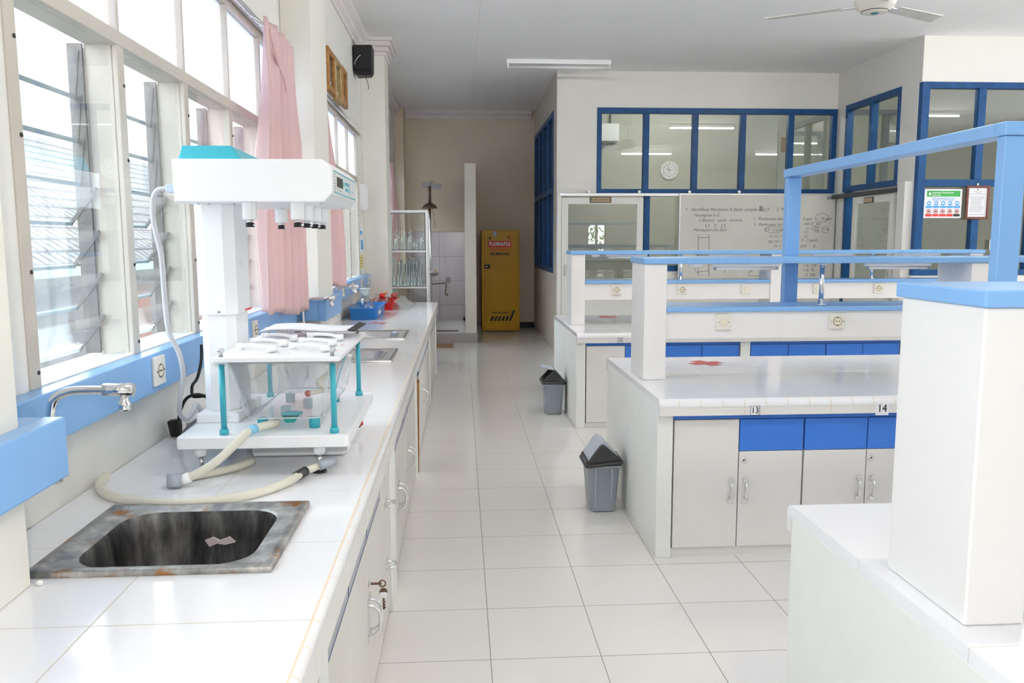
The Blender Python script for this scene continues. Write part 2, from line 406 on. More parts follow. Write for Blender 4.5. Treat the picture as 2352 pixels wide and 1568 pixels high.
# capital around the third column
m = MB()
for k, (e, z0, z1) in enumerate(((.02, 3.46, 3.50), (.045, 3.50, 3.55), (.075, 3.55, 3.60), (.10, 3.60, 3.639))):
    m.box(XW+.001, 9.18-e, z0, -.80+e, 9.63+e, z1)
struct(m.build('trim_4', MATS['trim_2 paint'], bevel=.006))
struct(MB().box(.235, YF-.015, 0, 1.25, YF, .10).build('baseboard_far', skirt_m))

# ---- louvred windows in the left wall
def window_bay(n, ys, post_w=.052, frost_name='frosted_pane', ymin=None, open_from=0):
    """ys: post centres; openings between; lower louvres z 1.13-2.10, upper frosted lights 2.14-2.56"""
    e = struct(thing('window_%d' % n, 'louvred window in the left wall', 'window', (XW, ys[0], 1.13))); del e['category']
    h = post_w/2; xo = -1.155
    fr = MB()
    for y in ys:
        fr.box(xo, y-h, 1.13, XW+.006, y+h, 2.10)
        fr.box(-1.085, y-h*.36, 2.142, XW+.004, y+h*.36, 2.565)
    fr.box(xo, ys[0]-h, 2.098, XW+.008, ys[-1]+h, 2.143)
    fr.box(-1.10, ys[0]-h, 2.565, XW+.004, ys[-1]+h, 2.60)
    fr.build('window_frame', frame_m, e, bevel=.003)
    MB().box(-1.20, ys[0], 1.126, XW+.002, ys[-1], 1.1345).build('window_sill', sill_m, e)
    sc = MB()
    for y in ys:
        for z in (1.17, 1.42, 1.75, 1.98): sc.lathe([(.0055, 0), (.0055, .003), (.002, .0045)], (XW+.006, y+.012, z), 8, ax='X')
    sc.build('screw', dark_m, e)
    for i in range(len(ys)-1):
        a, b = ys[i]+h, ys[i+1]-h
        MB().box(-1.088, a-.01, 2.143, -1.082, b+.01, 2.565).build(frost_name, frost_m, e)
        MB().box(XW-.012, a, 1.14, XW-.009, b, 2.095).build('inner_sheet', cover_m, e)
        lf = MB()
        for y in (a+.001, b-.013): lf.box(-1.20, y, 1.14, xo, y+.012, 2.098)
        lf.build('louvre_frame', metal_dark, e)
        sl = MB(); cl = MB()
        for k in range(7):
            z = 1.205 + k*.133
            ang = math.radians(38 if k < open_from else 7)
            M = Matrix.Translation((-1.178, 0, z)) @ Matrix.Rotation(ang, 4, 'Y')
            sl.box(-.0025, a+.014, -.070, .0025, b-.014, .070, 0, M)
            sl.box(-.0035, a+.014, -.074, .0035, b-.014, -.0605, 1, M)
            for y in (a+.0131, b-.0151): cl.box(-.006, y, -.073, .006, y+.002, .073, 0, M)
        cl.build('louvre_clip', metal_dark, e)
        sl.build('louvre_glass', [louv_m, edge_m], e)
    return e
window_bay(1, [2.081, 2.725, 3.345, 3.972, 4.59, 5.10], open_from=4)
window_bay(2, [5.78, 6.10, 6.74, 7.37, 8.03, 8.695], open_from=3)
window_bay(15, [9.75, 10.5, 11.25, 12.0, 12.8, 13.59], open_from=3)
window_bay(3, [-2.37, -1.7, -1.04, -.38, .30, .97], open_from=2)
for k, (x0, x1) in enumerate(((3.9, 4.5),)):
    f = MB(); f.box(x0, YB-.08, 1.1, x0+.05, YB-.02, 2.0); f.box(x1-.05, YB-.08, 1.1, x1, YB-.02, 2.0); f.box(x0+.05, YB-.08, 1.1, x1-.05, YB-.02, 1.15); f.box(x0+.05, YB-.08, 1.95, x1-.05, YB-.02, 2.0)
    f.box((x0+x1)/2-.04, YB-.08, 1.15, (x0+x1)/2+.04, YB-.02, 1.95)
    struct(f.build('window_%d' % (4+k), frame_m))
for k, (a, b) in enumerate(((2.9, 5.4), (5.9, 8.3))):
    f = MB(); X0, X1 = XR+.02, XR+.08
    f.box(X0, a, 1.1, X1, a+.06, 2.9); f.box(X0, b-.06, 1.1, X1, b, 2.9); f.box(X0, a, 1.1, X1, b, 1.16); f.box(X0, a, 2.84, X1, b, 2.9); f.box(X0, (a+b)/2-.03, 1.1, X1, (a+b)/2+.03, 2.9)
    struct(f.build('window_%d' % (7+k), frame_m))

# curtain rails
def rail(y0, y1, label):
    m = MB(); m.box(-1.045, y0, 2.603, -1.02, y1, 2.625); m.box(-1.043, y0, 2.596, -1.038, y1, 2.604); m.box(-1.027, y0, 2.596, -1.022, y1, 2.604)
    o = thing('curtain_rail', label, 'curtain rail', (-1.03, y0, 2.6), 'curtain rails on the left wall')
    m.build('track', chrome_m, o)
    for k in range(4):
        y = y0+.1+(y1-y0-.2)*k/3; MB().box(XW, y-.01, 2.61, -1.0455, y+.01, 2.628).build('bracket', alu_m, o)
rail(2.0, 5.10, 'metal curtain rail over the near louvred window')
rail(5.80, 8.99, 'metal curtain rail under the three framed pictures')
rail(9.75, 13.2, 'metal curtain rail beyond the column with the loudspeaker')

def curtain(top, bot, ztop, zbot, folds, amp, label, x=-.985, hem=.14, knot=False):
    nu, nv = folds*12, 44; m = MB(); vs = []
    for j in range(nv+1):
        t = j/nv; z = ztop*(1-t)+zbot*t
        s = t**.8
        y0 = top[0]*(1-s)+bot[0]*s; y1 = top[1]*(1-s)+bot[1]*s
        for i in range(nu+1):
            u = i/nu
            a = amp*(.35+.65*min(1, t*2.2))
            ph = u*folds*2*PI + .5*math.sin(3*t+u*9)
            xx = x + a*(math.sin(ph) + .35*math.sin(2.3*ph+1.1)) + .012*math.sin(t*7+u*4)
            zz = z + (.035*math.sin(u*5+1)*(t**8)) - .05*u*(1-t)*0
            yy = y0+(y1-y0)*u + .012*math.sin(ph*1.0+.8)
            vs.append((min(xx, -.90), yy, zz))
    fs = [(j*(nu+1)+i, j*(nu+1)+i+1, (j+1)*(nu+1)+i+1, (j+1)*(nu+1)+i) for j in range(nv) for i in range(nu)]
    m._add(vs, fs, True)
    e = thing('curtain', label, 'curtain', (x, (bot[0]+bot[1])/2, zbot), 'pink curtains')
    c = m.build('curtain_cloth', curt_m, e, solid=.003)
    for k in range(6):
        y = top[0]+(top[1]-top[0])*(k+.5)/6; MB().tube([(-1.032, y, 2.594), (-1.015, y, ztop+.02), (x, y, ztop-.03)], .0025, 6).build('curtain_hook', chrome_m, e)
    return e
c1 = curtain((4.15, 4.92), (3.93, 5.045), 2.565, 1.115, 5, .042, 'pale pink curtain gathered beside the near cream column', x=-.935)
# tie-back strap hanging down the near curtain
st = MB(); P0 = smoothpath([(-.915, 4.20, 2.50), (-.905, 4.28, 2.40), (-.90, 4.40, 2.33), (-.90, 4.45, 2.28)], 6)
loops = []
for p in P0: loops.append([(p.x, p.y-.006, p.z+.02), (p.x+.006, p.y-.006, p.z+.02), (p.x+.006, p.y+.006, p.z-.02), (p.x, p.y+.006, p.z-.02)])
st.loft(loops, smooth=False).build('tie_strap', curt_m, c1)
curtain((5.77, 5.98), (5.80, 6.86), 2.565, 1.15, 5, .022, 'dusky pink curtain hanging between the two left columns', x=-.940)
curtain((11.5, 12.0), (11.3, 12.6), 2.565, .95, 6, .05, 'deep pink curtain behind the glass-fronted cabinet', x=-.96)

# ---- blue cable trunking
def trunk(pts, label, loc):
    m = MB()
    for (x0, y0, x1, y1) in pts: m.box(x0, y0, 1.004, x1, y1, 1.131)
    o = m.build('mounted_cable_trunking', blue_m, bevel=.004); tag(o, label, 'cable trunking', 'blue cable trunking along the left wall')
    return o
trunk([(XW+.001, 1.66, -1.0, 5.09)], 'light blue cable trunking under the near louvred window', 0)
trunk([(XW+.001, 5.76, -1.0, 9.175)], 'light blue cable trunking behind the blue and red trays', 0)
trunk([(-.877, 1.05, -.83, 1.745), (-1.0, 1.658, -.877, 1.745)], 'light blue cable trunking wrapped round the nearest column at the photo\'s left edge', 0)
trunk([(-.877, 5.10, -.83, 5.755), (-1.06, 5.10, -.877, 5.148), (-1.06, 5.702, -.877, 5.755)], 'light blue cable trunking wrapped round the column beside the near curtain', 0)

def plate(kind, c, face, label, group, sz=.082):
    """wall plate centred at c; face 'X' looks to +X, 'Y' looks to -Y"""
    o = thing('power_socket' if kind == 'socket' else 'light_switch', label, 'socket' if kind == 'socket' else 'switch', c, group)
    h = sz/2; x, y, z = c
    T = Matrix.Translation(c) @ (Matrix.Rotation(PI/2, 4, 'Z') if face == 'X' else Matrix.Identity(4))
    def bx(m, *a): m.box(*a, M=T); return m
    bx(MB(), -h, -.011, -h, h, .001, h).build('faceplate', socket_m, o, bevel=.004)
    if kind == 'socket':
        n = 20; r = MB()
        rim = [[T @ Vector((rad*math.cos(2*PI*k/n), yy, rad*math.sin(2*PI*k/n))) for k in range(n)] for rad, yy in ((.0235, -.0112), (.0235, -.0125), (.020, -.0125), (.018, -.0115))]
        r.loft(rim, False, True); r.tube([T @ Vector((.0225*math.cos(2*PI*k/n), -.0125, .0225*math.sin(2*PI*k/n))) for k in range(n)], .0012, 5, mi=1, closed=True); r.build('socket_well', [cream_sw, dark_m], o)
        d = MB()
        for (a, b, q, s_) in ((-.009, 0, .0026, .0026), (.009, 0, .0026, .0026), (0, 0, .0014, .0014), (0, .0195, .0035, .002), (0, -.0195, .0035, .002), (-.033, 0, .002, .002), (.033, 0, .002, .002)):
            bx(d, a-q, -.0130, b-s_, a+q, -.0110, b+s_)
        d.build('contact_hole', dark_m, o)
    else:
        bx(MB(), -.0115, -.0155, -.018, .0115, -.010, .018).build('rocker', cream_sw, o, bevel=.002)
        d = MB(); bx(d, -.028, -.0118, -.002, -.024, -.0105, .002); bx(d, .024, -.0118, -.002, .028, -.0105, .002); d.build('screw', dark_m, o)
    return o
G1 = 'sockets on the blue trunking'
plate('socket', (-1.0, 2.737, 1.073), 'X', 'ivory socket on the blue trunking just behind the chrome tap of the stained sink', G1, .096)
plate('socket', (-1.0, 4.01, 1.07), 'X', 'ivory socket on the blue trunking below the near curtain', G1, .09)
for y, l in ((7.03, 'ivory socket on the trunking nearest the far column tap'), (7.66, 'ivory socket on the trunking behind the round glass flask'), (8.34, 'ivory socket second from the end of the far trunking'), (8.97, 'ivory socket at the very end of the far trunking')):
    plate('socket', (-1.0, y, 1.07), 'X', l, G1, .085)

# papers on the wall strip left of the near window
e = thing('hanging_paper', 'white paper taped to the wall beside the nearest window post', 'paper', (XW, 1.84, 1.27))
MB().box(XW, 1.70, 1.27, XW+.002, 1.985, 1.605).build('sheet', paperl_m, e)
MB().box(XW, 1.95, 1.185, XW+.0015, 2.0, 1.2695).build('tape_patch', paper_m, e)

# things on the left wall beyond
for i, (y0, y1, z0, z1, l) in enumerate(((6.79, 7.13, 2.685, 3.025, 'gilt wood picture frame nearest the cream column'), (7.17, 7.525, 2.67, 3.03, 'pale gilt picture frame in the middle of the three'), (7.575, 7.89, 2.70, 3.035, 'gilt wood picture frame nearest the loudspeaker'))):
    e = thing('picture_frame', l, 'picture frame', (-1.05, (y0+y1)/2, z0), 'framed pictures high on the left wall')
    m = MB(); t = .05
    for b in ((y0, y0+t, z0, z1), (y1-t, y1, z0, z1), (y0+t, y1-t, z0, z0+t), (y0+t, y1-t, z1-t, z1)): m.box(XW, b[0], b[2], XW+.035, b[1], b[3])
    m.build('moulding', wood_m if i != 1 else simple('pale gilt', (.50, .34, .14), .35, metal=.3, noise=.3, nscale=20), e, bevel=.008)
    MB().box(XW+.001, y0+t*.9, z0+t*.9, XW+.012, y1-t*.9, z1-t*.9).build('picture', simple('dark picture %d' % i, ((.16, .12, .11), (.18, .20, .14), (.15, .09, .08))[i], .2, noise=.5, nscale=9), e)
    MB().box(XW+.012, y0+.12, z0+t, XW+.014, y0+.22, z0+t+.05).build('caption_card', paper_m, e)
# loudspeaker in front of the column
e = thing('mounted_loudspeaker', 'black loudspeaker hung high on the left wall before the third column', 'loudspeaker', (-.96, 8.68, 3.15))
m = MB()
m.hull([(-1.05, 8.56, 3.185), (-.868, 8.55, 3.185), (-.868, 8.76, 3.185), (-1.05, 8.80, 3.185)], [(-1.052, 8.55, 3.43), (-.862, 8.54, 3.43), (-.862, 8.76, 3.43), (-1.052, 8.80, 3.43)])
m.hull([(-1.03, 8.60, 3.145), (-.89, 8.60, 3.145), (-.89, 8.74, 3.145), (-1.03, 8.78, 3.145)], [(-1.05, 8.56, 3.185), (-.868, 8.55, 3.185), (-.868, 8.76, 3.185), (-1.05, 8.80, 3.185)])
m.build('speaker_box', black_m, e, bevel=.008)
MB().hull([(-1.04, 8.548, 3.20), (-.878, 8.540, 3.20), (-.878, 8.548, 3.20), (-1.04, 8.556, 3.20)], [(-1.04, 8.542, 3.415), (-.874, 8.532, 3.415), (-.874, 8.540, 3.415), (-1.04, 8.550, 3.415)]).build('grille', black_m, e)
MB().tube(smoothpath([(-1.035, 8.535, 3.23), (-1.03, 8.52, 3.255), (-1.0, 8.515, 3.30), (-.975, 8.53, 3.325)]), .003, 8).build('handle', chrome_m, e)
MB().tube(smoothpath([(-.945, 8.67, 3.15), (-.93, 8.66, 3.10), (-.915, 8.65, 3.05), (-.92, 8.65, 3.01)]), .003, 6).build('cable', black_m, e)
MB().box(XW, 8.66, 3.27, -1.045, 8.74, 3.34).build('wall_bracket', dark_m, e)
# white wall box, posters
e = thing('wall_mounted_box', 'white plastic box on the wall beside the far window', 'wall box', (-1.05, 8.95, 1.81))
MB().hull([(XW, 8.86, 1.81), (-.995, 8.86, 1.81), (-.985, 9.0, 1.83), (XW, 9.0, 1.83)], [(XW, 8.86, 2.09), (-.995, 8.86, 2.09), (-.985, 9.0, 2.075), (XW, 9.0, 2.075)]).build('housing', white_m, e, bevel=.006)
MB().box(XW, 9.0, 1.84, -1.0, 9.03, 2.06).build('rear_cover', simple('grey lilac plastic', (.42, .40, .46), .4), e, bevel=.003)
e = thing('wall_poster', 'small blue and white poster on the wall strip past the far window', 'poster', (XW, 8.9, 1.35))
MB().box(XW, 8.77, 1.37, XW+.003, 9.09, 1.665).build('sheet', paper_m, e)
m = MB(); m.box(XW+.003, 8.86, 1.40, XW+.004, 9.06, 1.50); m.box(XW+.003, 8.80, 1.56, XW+.004, 9.0, 1.60); m.build('print', bluei_m, e)
e = thing('hanging_notice', 'yellow notice sheet below the blue poster', 'notice', (XW, 8.9, 1.2))
MB().box(XW, 8.78, 1.20, XW+.003, 9.04, 1.345).build('sheet', simple('yellow paper', (.80, .72, .20), .6), e)
m = MB()
for k in range(4): m.box(XW+.003, 8.80, 1.22+k*.028, XW+.004, 9.02, 1.228+k*.028)
m.build('print', inks_m, e)

# ------------------------------------------------------------------ tiled wall bench on the left
ZT = .80
SINKS = [(1.69, 2.135), (4.71, 5.235), (5.80, 6.325)]
SX0, SX1 = -.912, -.405
e = thing('wall_bench', 'long white tiled bench running under the left windows', 'bench', (-.66, 5.0, 0))
m = MB(); zb = .772
XE = -.283
m.box(-1.055, .5, zb, SX0+.035, 9.175, ZT); m.box(SX1-.035, .5, zb, XE, 9.37, ZT); m.box(-.795, 9.175, zb, SX1-.035, 9.37, ZT)
yy = .5
for a, b in SINKS: m.box(SX0+.035, yy, zb, SX1-.035, a+.03, ZT); yy = b-.03
m.box(SX0+.035, yy, zb, SX1-.035, 9.175, ZT)
m.build('worktop', bench_t, e)
MB().box(XE, .5, ZT-.02, XE+.004, 9.37, ZT-.0004).build('grout_line', grout_m, e)
pr = [(XE+.004, ZT-.0003)] + [(XE+.004+.015*math.sin(a*PI/16), ZT-.015+.015*math.cos(a*PI/16)) for a in range(1, 9)] + [(XE+.019, ZT-.034), (XE+.004, ZT-.034)]
MB().prism(pr, 'Y', .5, 9.37, smooth=False).build('edge_tiles', bench_e, e)
MB().box(XE-.012, .5, .690, XE+.012, 9.37, ZT-.0345).build('apron', apron_t, e)
for a, b in ((1.56, 1.665), (3.20, 3.42), (5.02, 5.20), (7.36, 7.58), (9.17, 9.37)): MB().box(-.40, a, 0, -.288, b, .695).build('pier', plaster_m, e, bevel=.004)
MB().box(-1.03, .5, .66, -.31, 9.37, .694).build('underslab', plaster_m, e) if False else None
for ya, yb in ((.5, 5.20), (5.33, 9.17)): MB().box(-.36, ya, 0, -.314, yb, .045).build('plinth', lam2_m, e)

def pull(m, c, face, ln=.10):
    """bow handle, vertical, at the face centre c"""
    x, y, z = c; h = ln/2; q = .034 if face == 'X' else .026
    d = (lambda o, s, t: (x+o, y+s, z+t)) if face == 'X' else (lambda o, s, t: (x+s, y-o, z+t))
    m.tube(smoothpath([d(.001, 0, h-.008), d(.018, 0, h-.012), d(q, 0, h*.5), d(q+.003, 0, 0), d(q, 0, -h*.5), d(.018, 0, -h+.012), d(.001, 0, -h+.008)], 4), [.0055]*25, 8)
    for s in (1, -1):
        if face == 'X': m.box(x, y-.010, z+s*h-.010, x+.004, y+.010, z+s*h+.010)
        else: m.box(x-.010, y-.004, z+s*h-.010, x+.010, y, z+s*h+.010)
    return m
XD = -.295
CG = 'cabinets under the wall bench'
def wall_cab(y0, y1, seams, label, handles, blue=True, lock=None):
    e = thing('base_cabinet', label, 'cabinet', (-.5, (y0+y1)/2, .05), CG)
    MB().box(-.95, y0+.004, .05, XD-.02, y1-.004, .60).build('carcass', lam2_m, e)
    ed = [y0]+seams+[y1]
    for i in range(len(ed)-1):
        d = MB().box(XD-.018, ed[i]+.002, .05, XD, ed[i+1]-.002, .580 if blue else .66).build('door', lam2_m, e, bevel=.002)
        for hy in handles:
            if ed[i] < hy < ed[i+1]: pull(MB(), (XD, hy, .335), 'X', .115).build('handle', chrome_m, d)
        if lock and ed[i] < lock < ed[i+1]:
            l = MB().lathe([(.009, 0), (.009, .004), (.006, .005)], (XD, lock, .44), 12, ax='X').build('lock', chrome_m, d)
    if blue:
        for i in range(len(ed)-1):
            df = MB().box(XD-.016, ed[i]+.002, .589, XD-.001, ed[i+1]-.002, .663).build('drawer_front', simple('shaded grey lilac strip', (.40, .40, .45), .4) if 'shaded grey lilac strip' not in MATS else MATS['shaded grey lilac strip'], e, bevel=.001)  # shade under the bench overhang is put into this strip's grey lilac colour
            m = MB(); m.box(XD-.014, ed[i]+.002, .586, XD-.0005, ed[i+1]-.002, .5888); m.box(XD-.014, ed[i]+.0005, .5885, XD, ed[i]+.0019, .66); m.build('blue_edging', fblue_m, df)
    return e
wall_cab(.55, 1.55, [1.05], 'cream cabinet under the bench before the stained sink, mostly out of the photo', [1.02, 1.08])
kc = wall_cab(1.675, 2.85, [2.03, 2.448], 'cream cabinet with keys hanging in its lock, below the stained sink', [2.425, 2.472], lock=2.458)
e = thing('drawer_unit', 'narrow cream drawer unit with two chrome bow handles before the first pier', 'drawer unit', (-.5, 3.03, .05))
MB().box(-.95, 2.858, .05, XD-.02, 3.192, .665).build('carcass', lam2_m, e)
for z0, z1, hz in ((.05, .385, .27), (.388, .66, .51)):
    d = MB().box(XD-.018, 2.857, z0, XD, 3.193, z1).build('drawer', lam2_m, e, bevel=.002)
    h = MB(); h.tube(smoothpath([(XD, 3.0, hz), (XD+.03, 3.0, hz), (XD+.034, 3.03, hz), (XD+.03, 3.06, hz), (XD, 3.06, hz)], 4), .0055, 8)
    for y in (3.0, 3.06): h.box(XD, y-.008, hz-.012, XD+.004, y+.008, hz+.012)
    h.build('handle', chrome_m, d)
wall_cab(3.425, 4.03, [3.66], 'cream double-door cabinet just past the first pier', [3.635, 3.70], lock=3.68)
wall_cab(4.035, 5.01, [4.34], 'cream double-door cabinet before the leaning brown board', [4.30, 4.38], lock=4.36)
wall_cab(5.56, 6.5, [6.0], 'cream cabinet beyond the leaning brown board', [6.12], lock=6.1)
wall_cab(6.505, 7.355, [6.9], 'cream cabinet before the second last pier', [])
wall_cab(7.59, 9.16, [8.3], 'cream cabinet at the far end of the wall bench', [])
# board leaning in the open bay
e = thing('wooden_board', 'brown wooden board standing in the open bay under the bench', 'board', (-.36, 5.38, 0))
MB().hull([(-.40, 5.21, 0.001), (-.284, 5.21, 0.001), (-.284, 5.24, 0.001), (-.40, 5.24, 0.001)], [(-.42, 5.26, .60), (-.276, 5.26, .60), (-.276, 5.30, .60), (-.42, 5.30, .60)]).build('panel', board_m, e, bevel=.003)
MB().box(-.38, 5.202, .50, -.274, 5.250, .585).build('block', wood_m, e, bevel=.004)
# keys
e = thing('key_bunch', 'two brass keys dangling from the lock of the cabinet under the stained sink', 'keys', (XD, 2.458, .44), None)
MB().box(XD+.006, 2.4565, .436, XD+.040, 2.4595, .444).build('lock_key', bronze_m, e, bevel=.001)
MB().tube([(XD+.042+.010*math.cos(a), 2.458, .440+.010*math.sin(a)) for a in [2*PI*k/14 for k in range(14)]], .0025, 6, closed=True).build('key_ring', bronze_m, e)
k = MB(); k.lathe([(.013, -.001), (.013, .0012)], (XD+.045, 2.458, .412), 14, ax='Y'); k.box(XD+.042, 2.457, .355, XD+.048, 2.459, .40)
for z in (.36, .368, .378): k.box(XD+.046, 2.457, z, XD+.051, 2.459, z+.004)
k.build('hanging_key', bronze_m, e); MB().box(XD+.034, 2.4562, .393, XD+.056, 2.4598, .412).build('key_cover', paper_m, e, bevel=.002)

# ---- sinks
def sink(y0, y1, mat, label, group=None, ix0=.066, ix1=.060, iy0=.036, iy1=.045, rad=.085):
    e = thing('sink', label, 'sink', ((SX0+SX1)/2, (y0+y1)/2, ZT), group)
    zr = ZT+.014; b = .005; i = .052
    n = 6
    def rl(d, z, r): return rect_loop(SX0+d, y0+d, SX1-d, y1-d, z, r, n)
    def ol(g, z, r): return rect_loop(SX0+ix0+g, y0+iy0+g, SX1-ix1-g, y1-iy1-g, z, r, n)
    L1 = [rl(0, ZT+.0005, .004), rl(0, zr-.002, .004), rl(.002, zr, .004), rl(.020, zr, .006), rl(.025, zr-.004, .02), ol(-.008, zr-.005, rad+.008), ol(0, zr-.009, rad)]
    L2 = [ol(0, zr-.009, rad), ol(.004, zr-.02, rad), ol(.010, zr-.07, rad), ol(.020, ZT-.14, rad-.005), ol(.035, ZT-.17, rad-.02), ol(.075, ZT-.178, rad-.05)]
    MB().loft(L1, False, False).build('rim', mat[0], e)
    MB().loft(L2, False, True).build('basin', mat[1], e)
    c = ((SX0+SX1)/2, (y0+y1)/2, ZT-.1775)
    MB().lathe([(.032, 0), (.032, .003), (.022, .004), (.018, .001)], c, 20).build('drain', steel_m, e)
    return e
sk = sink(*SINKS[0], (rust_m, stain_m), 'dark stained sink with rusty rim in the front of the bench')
MB().hull([(-.66, 2.068, .735), (-.64, 2.068, .742), (-.625, 2.068, .733), (-.60, 2.068, .742), (-.585, 2.068, .728), (-.61, 2.068, .722), (-.63, 2.068, .726), (-.65, 2.068, .718)], [(-.66, 2.0765, .735), (-.64, 2.0765, .742), (-.625, 2.0765, .733), (-.60, 2.0765, .742), (-.585, 2.0765, .728), (-.61, 2.0765, .722), (-.63, 2.0765, .726), (-.65, 2.0765, .718)]).build('paper_scrap', simple('pinkish paper scrap', (.62, .52, .54), .7), sk)
sink(*SINKS[1], (steel_m, steel_m), 'clean steel sink in the bench just past the dissolution apparatus', 'steel sinks in the far part of the bench')
sink(*SINKS[2], (steel_m, steel_m), 'clean steel sink nearest the blue tray', 'steel sinks in the far part of the bench')

# ---- chrome swan taps
def tap(x, y, ztop, label, reach, group='chrome swan-neck taps', zv=.955):
    e = thing('wall_mounted_tap', label, 'tap', (x, y, .95), group)
    p = smoothpath([(x, y, .975), (x, y, ztop-.10), (x, y, ztop-.055), (x+.012, y, ztop-.02), (x+.045, y, ztop-.003), (x+.09, y, ztop), (x+reach-.03, y, ztop)], 6)
    MB().tube(p, .0105, 14).build('spout_pipe', chrome_m, e)
    m = MB(); m.lathe([(.010, -.028), (.017, -.024), (.017, .006), (.014, .012), (.016, .016), (.016, .028), (.011, .032)], (x, y, .955), 18); m.cyl((XW+.004, y, .945), (x, y, .945), .011, n=12)
    m.build('valve_body', chrome_m, e)
    MB().lathe([(.026, 0), (.024, .006), (.012, .009)], (XW+.0005, y, .945), 18, ax='X').build('wall_flange', chrome_m, e)
    h = MB(); h.cyl((x+reach-.045, y, ztop), (x+reach+.022, y, ztop), .0155, n=16); h.cyl((x+reach+.020, y, ztop), (x+reach+.024, y, ztop), .014, .012, n=16)
    h.build('nozzle_head', chrome_m, e)
    MB().lathe([(.012, -.05), (.014, -.046), (.014, -.03), (.010, -.024), (.010, -.008)], (x+reach, y, ztop), 16).build('aerator', chrome_m, e)
    v = MB(); v.cyl((x+.012, y, .955), (x+.030, y, .955), .008, n=12); v.lathe([(.012, .028), (.015, .031), (.013, .046), (.004, .050)], (x, y, .955), 12, ax='X'); v.box(x+.034, y-.005, .955, x+.044, y+.005, .995)
    if y > 3: v.build('tap_lever', chrome_m, e)
    return e
tap(-.962, 1.95, 1.150, 'chrome swan-neck tap beside the dark stained sink', .17)
tap(-.968, 5.083, 1.145, 'chrome swan-neck tap half hidden by the near curtain', .175)
tap(-.955, 6.12, 1.160, 'chrome swan-neck tap pointing over the round glass flask', .175)
# black mixer hose loop by the second tap
e = thing('supply_hose', 'black flexible hose looped beside the tap half hidden by the near curtain', 'hose', (-.99, 4.9, ZT))
MB().tube(smoothpath([(-.985, 4.62, .815), (-.97, 4.70, .90), (-.962, 4.80, .965), (-.95, 4.90, .955), (-.935, 4.99, .91), (-.935, 5.0, .83), (-.935, 4.99, .812)]), .0065, 10).build('hose', black_m, e)

# white crumb near the sink
o = MB().sphere((-.862, 1.655, ZT+.006), .008, 8, (1, .8, .8)).build('plaster_crumb', plaster_m); tag(o, 'small white crumb on the bench at the near edge of the stained sink', 'crumb')

# red tape marks on the bench
def tape_cross(x, y, z, l, wd, rot, label, group='red tape crosses on the tiled worktops'):
    M = Matrix.Translation((x, y, z)) @ Matrix.Rotation(rot, 4, 'Z')
    m = MB(); a = l/2; b = wd/2
    pts = [(-a, -b), (-b, -b), (-b, -a), (b, -a), (b, -b), (a, -b), (a, b), (b, b), (b, a), (-b, a), (-b, b), (-a, b)]
    m.hull([M @ Vector((p[0], p[1], .0004)) for p in pts], [M @ Vector((p[0], p[1], .0012)) for p in pts])
    o = m.build('tape_cross', redt_m); tag(o, label, 'tape mark', group)
tape_cross(-.705, 7.0, ZT, .19, .035, .5, 'red tape cross on the bench in front of the blue tray')
m = MB()
for k in range(2):
    y = 3.30+k*.09; m.hull([(-.44, y, ZT+.0004), (-.40, y+.03, ZT+.0004), (-.44, y+.06, ZT+.0004)], [(-.44, y, ZT+.0012), (-.40, y+.03, ZT+.0012), (-.44, y+.06, ZT+.0012)])
tag(m.build('tape_arrow', redt_m), 'pair of small red arrow marks on the bench past the apparatus', 'tape mark')

# ------------------------------------------------------------------ dissolution apparatus
D = thing('dissolution_apparatus', 'white and teal dissolution apparatus with overhanging head on the bench', 'laboratory apparatus', (-.59, 2.75, ZT))
PX0, PX1, PY0, PY1, PZ0, PZ1 = -.838, -.338, 2.405, 3.10, .888, .924
lp = [rect_loop(PX0, PY0, PX1, PY1, z, .012, 4) for z in (PZ0, PZ1)]
MB().loft(lp, smooth=False).build('base_plate', white_m, D, bevel=.003)
for x, y in ((-.783, 2.455), (-.433, 2.455), (-.783, 3.03), (-.433, 3.03)):
    f = MB().lathe([(.020, .088), (.018, .06), (.013, .055)], (x, y, ZT), 16).build('foot', white_m, D)
    MB().cyl((x, y, ZT+.012), (x, y, ZT+.057), .0065, n=10).build('threaded_stud', steel_m, f)
    MB().lathe([(.022, .0005), (.022, .005), (.012, .013)], (x, y, ZT), 18).build('foot_pad', black_m, f)
b = MB().prism([(-.68, .815), (-.675, .803), (-.39, .803), (-.372, .815), (-.372, .887), (-.68, .887)], 'Y', 2.64, 3.02).build('control_box', white_m, D, bevel=.003)
MB().box(-.3725, 2.70, .825, -.3695, 2.88, .872).build('label_panel', simple('pale grey panel', (.66, .71, .76), .4), b)
s_ = MB().box(-.3725, 2.915, .83, -.367, 2.955, .872).build('switch_bezel', black_m, b)
MB().hull([(-.367, 2.922, .836), (-.367, 2.948, .836), (-.367, 2.948, .866), (-.367, 2.922, .866)], [(-.358, 2.922, .836), (-.358, 2.948, .836), (-.364, 2.948, .866), (-.364, 2.922, .866)]).build('power_switch', redp_m, b)
for x in (-.6, -.45): MB().cyl((x, 2.70, ZT+.0003), (x, 2.70, ZT+.004), .012, n=10).build('box_foot', black_m, b)
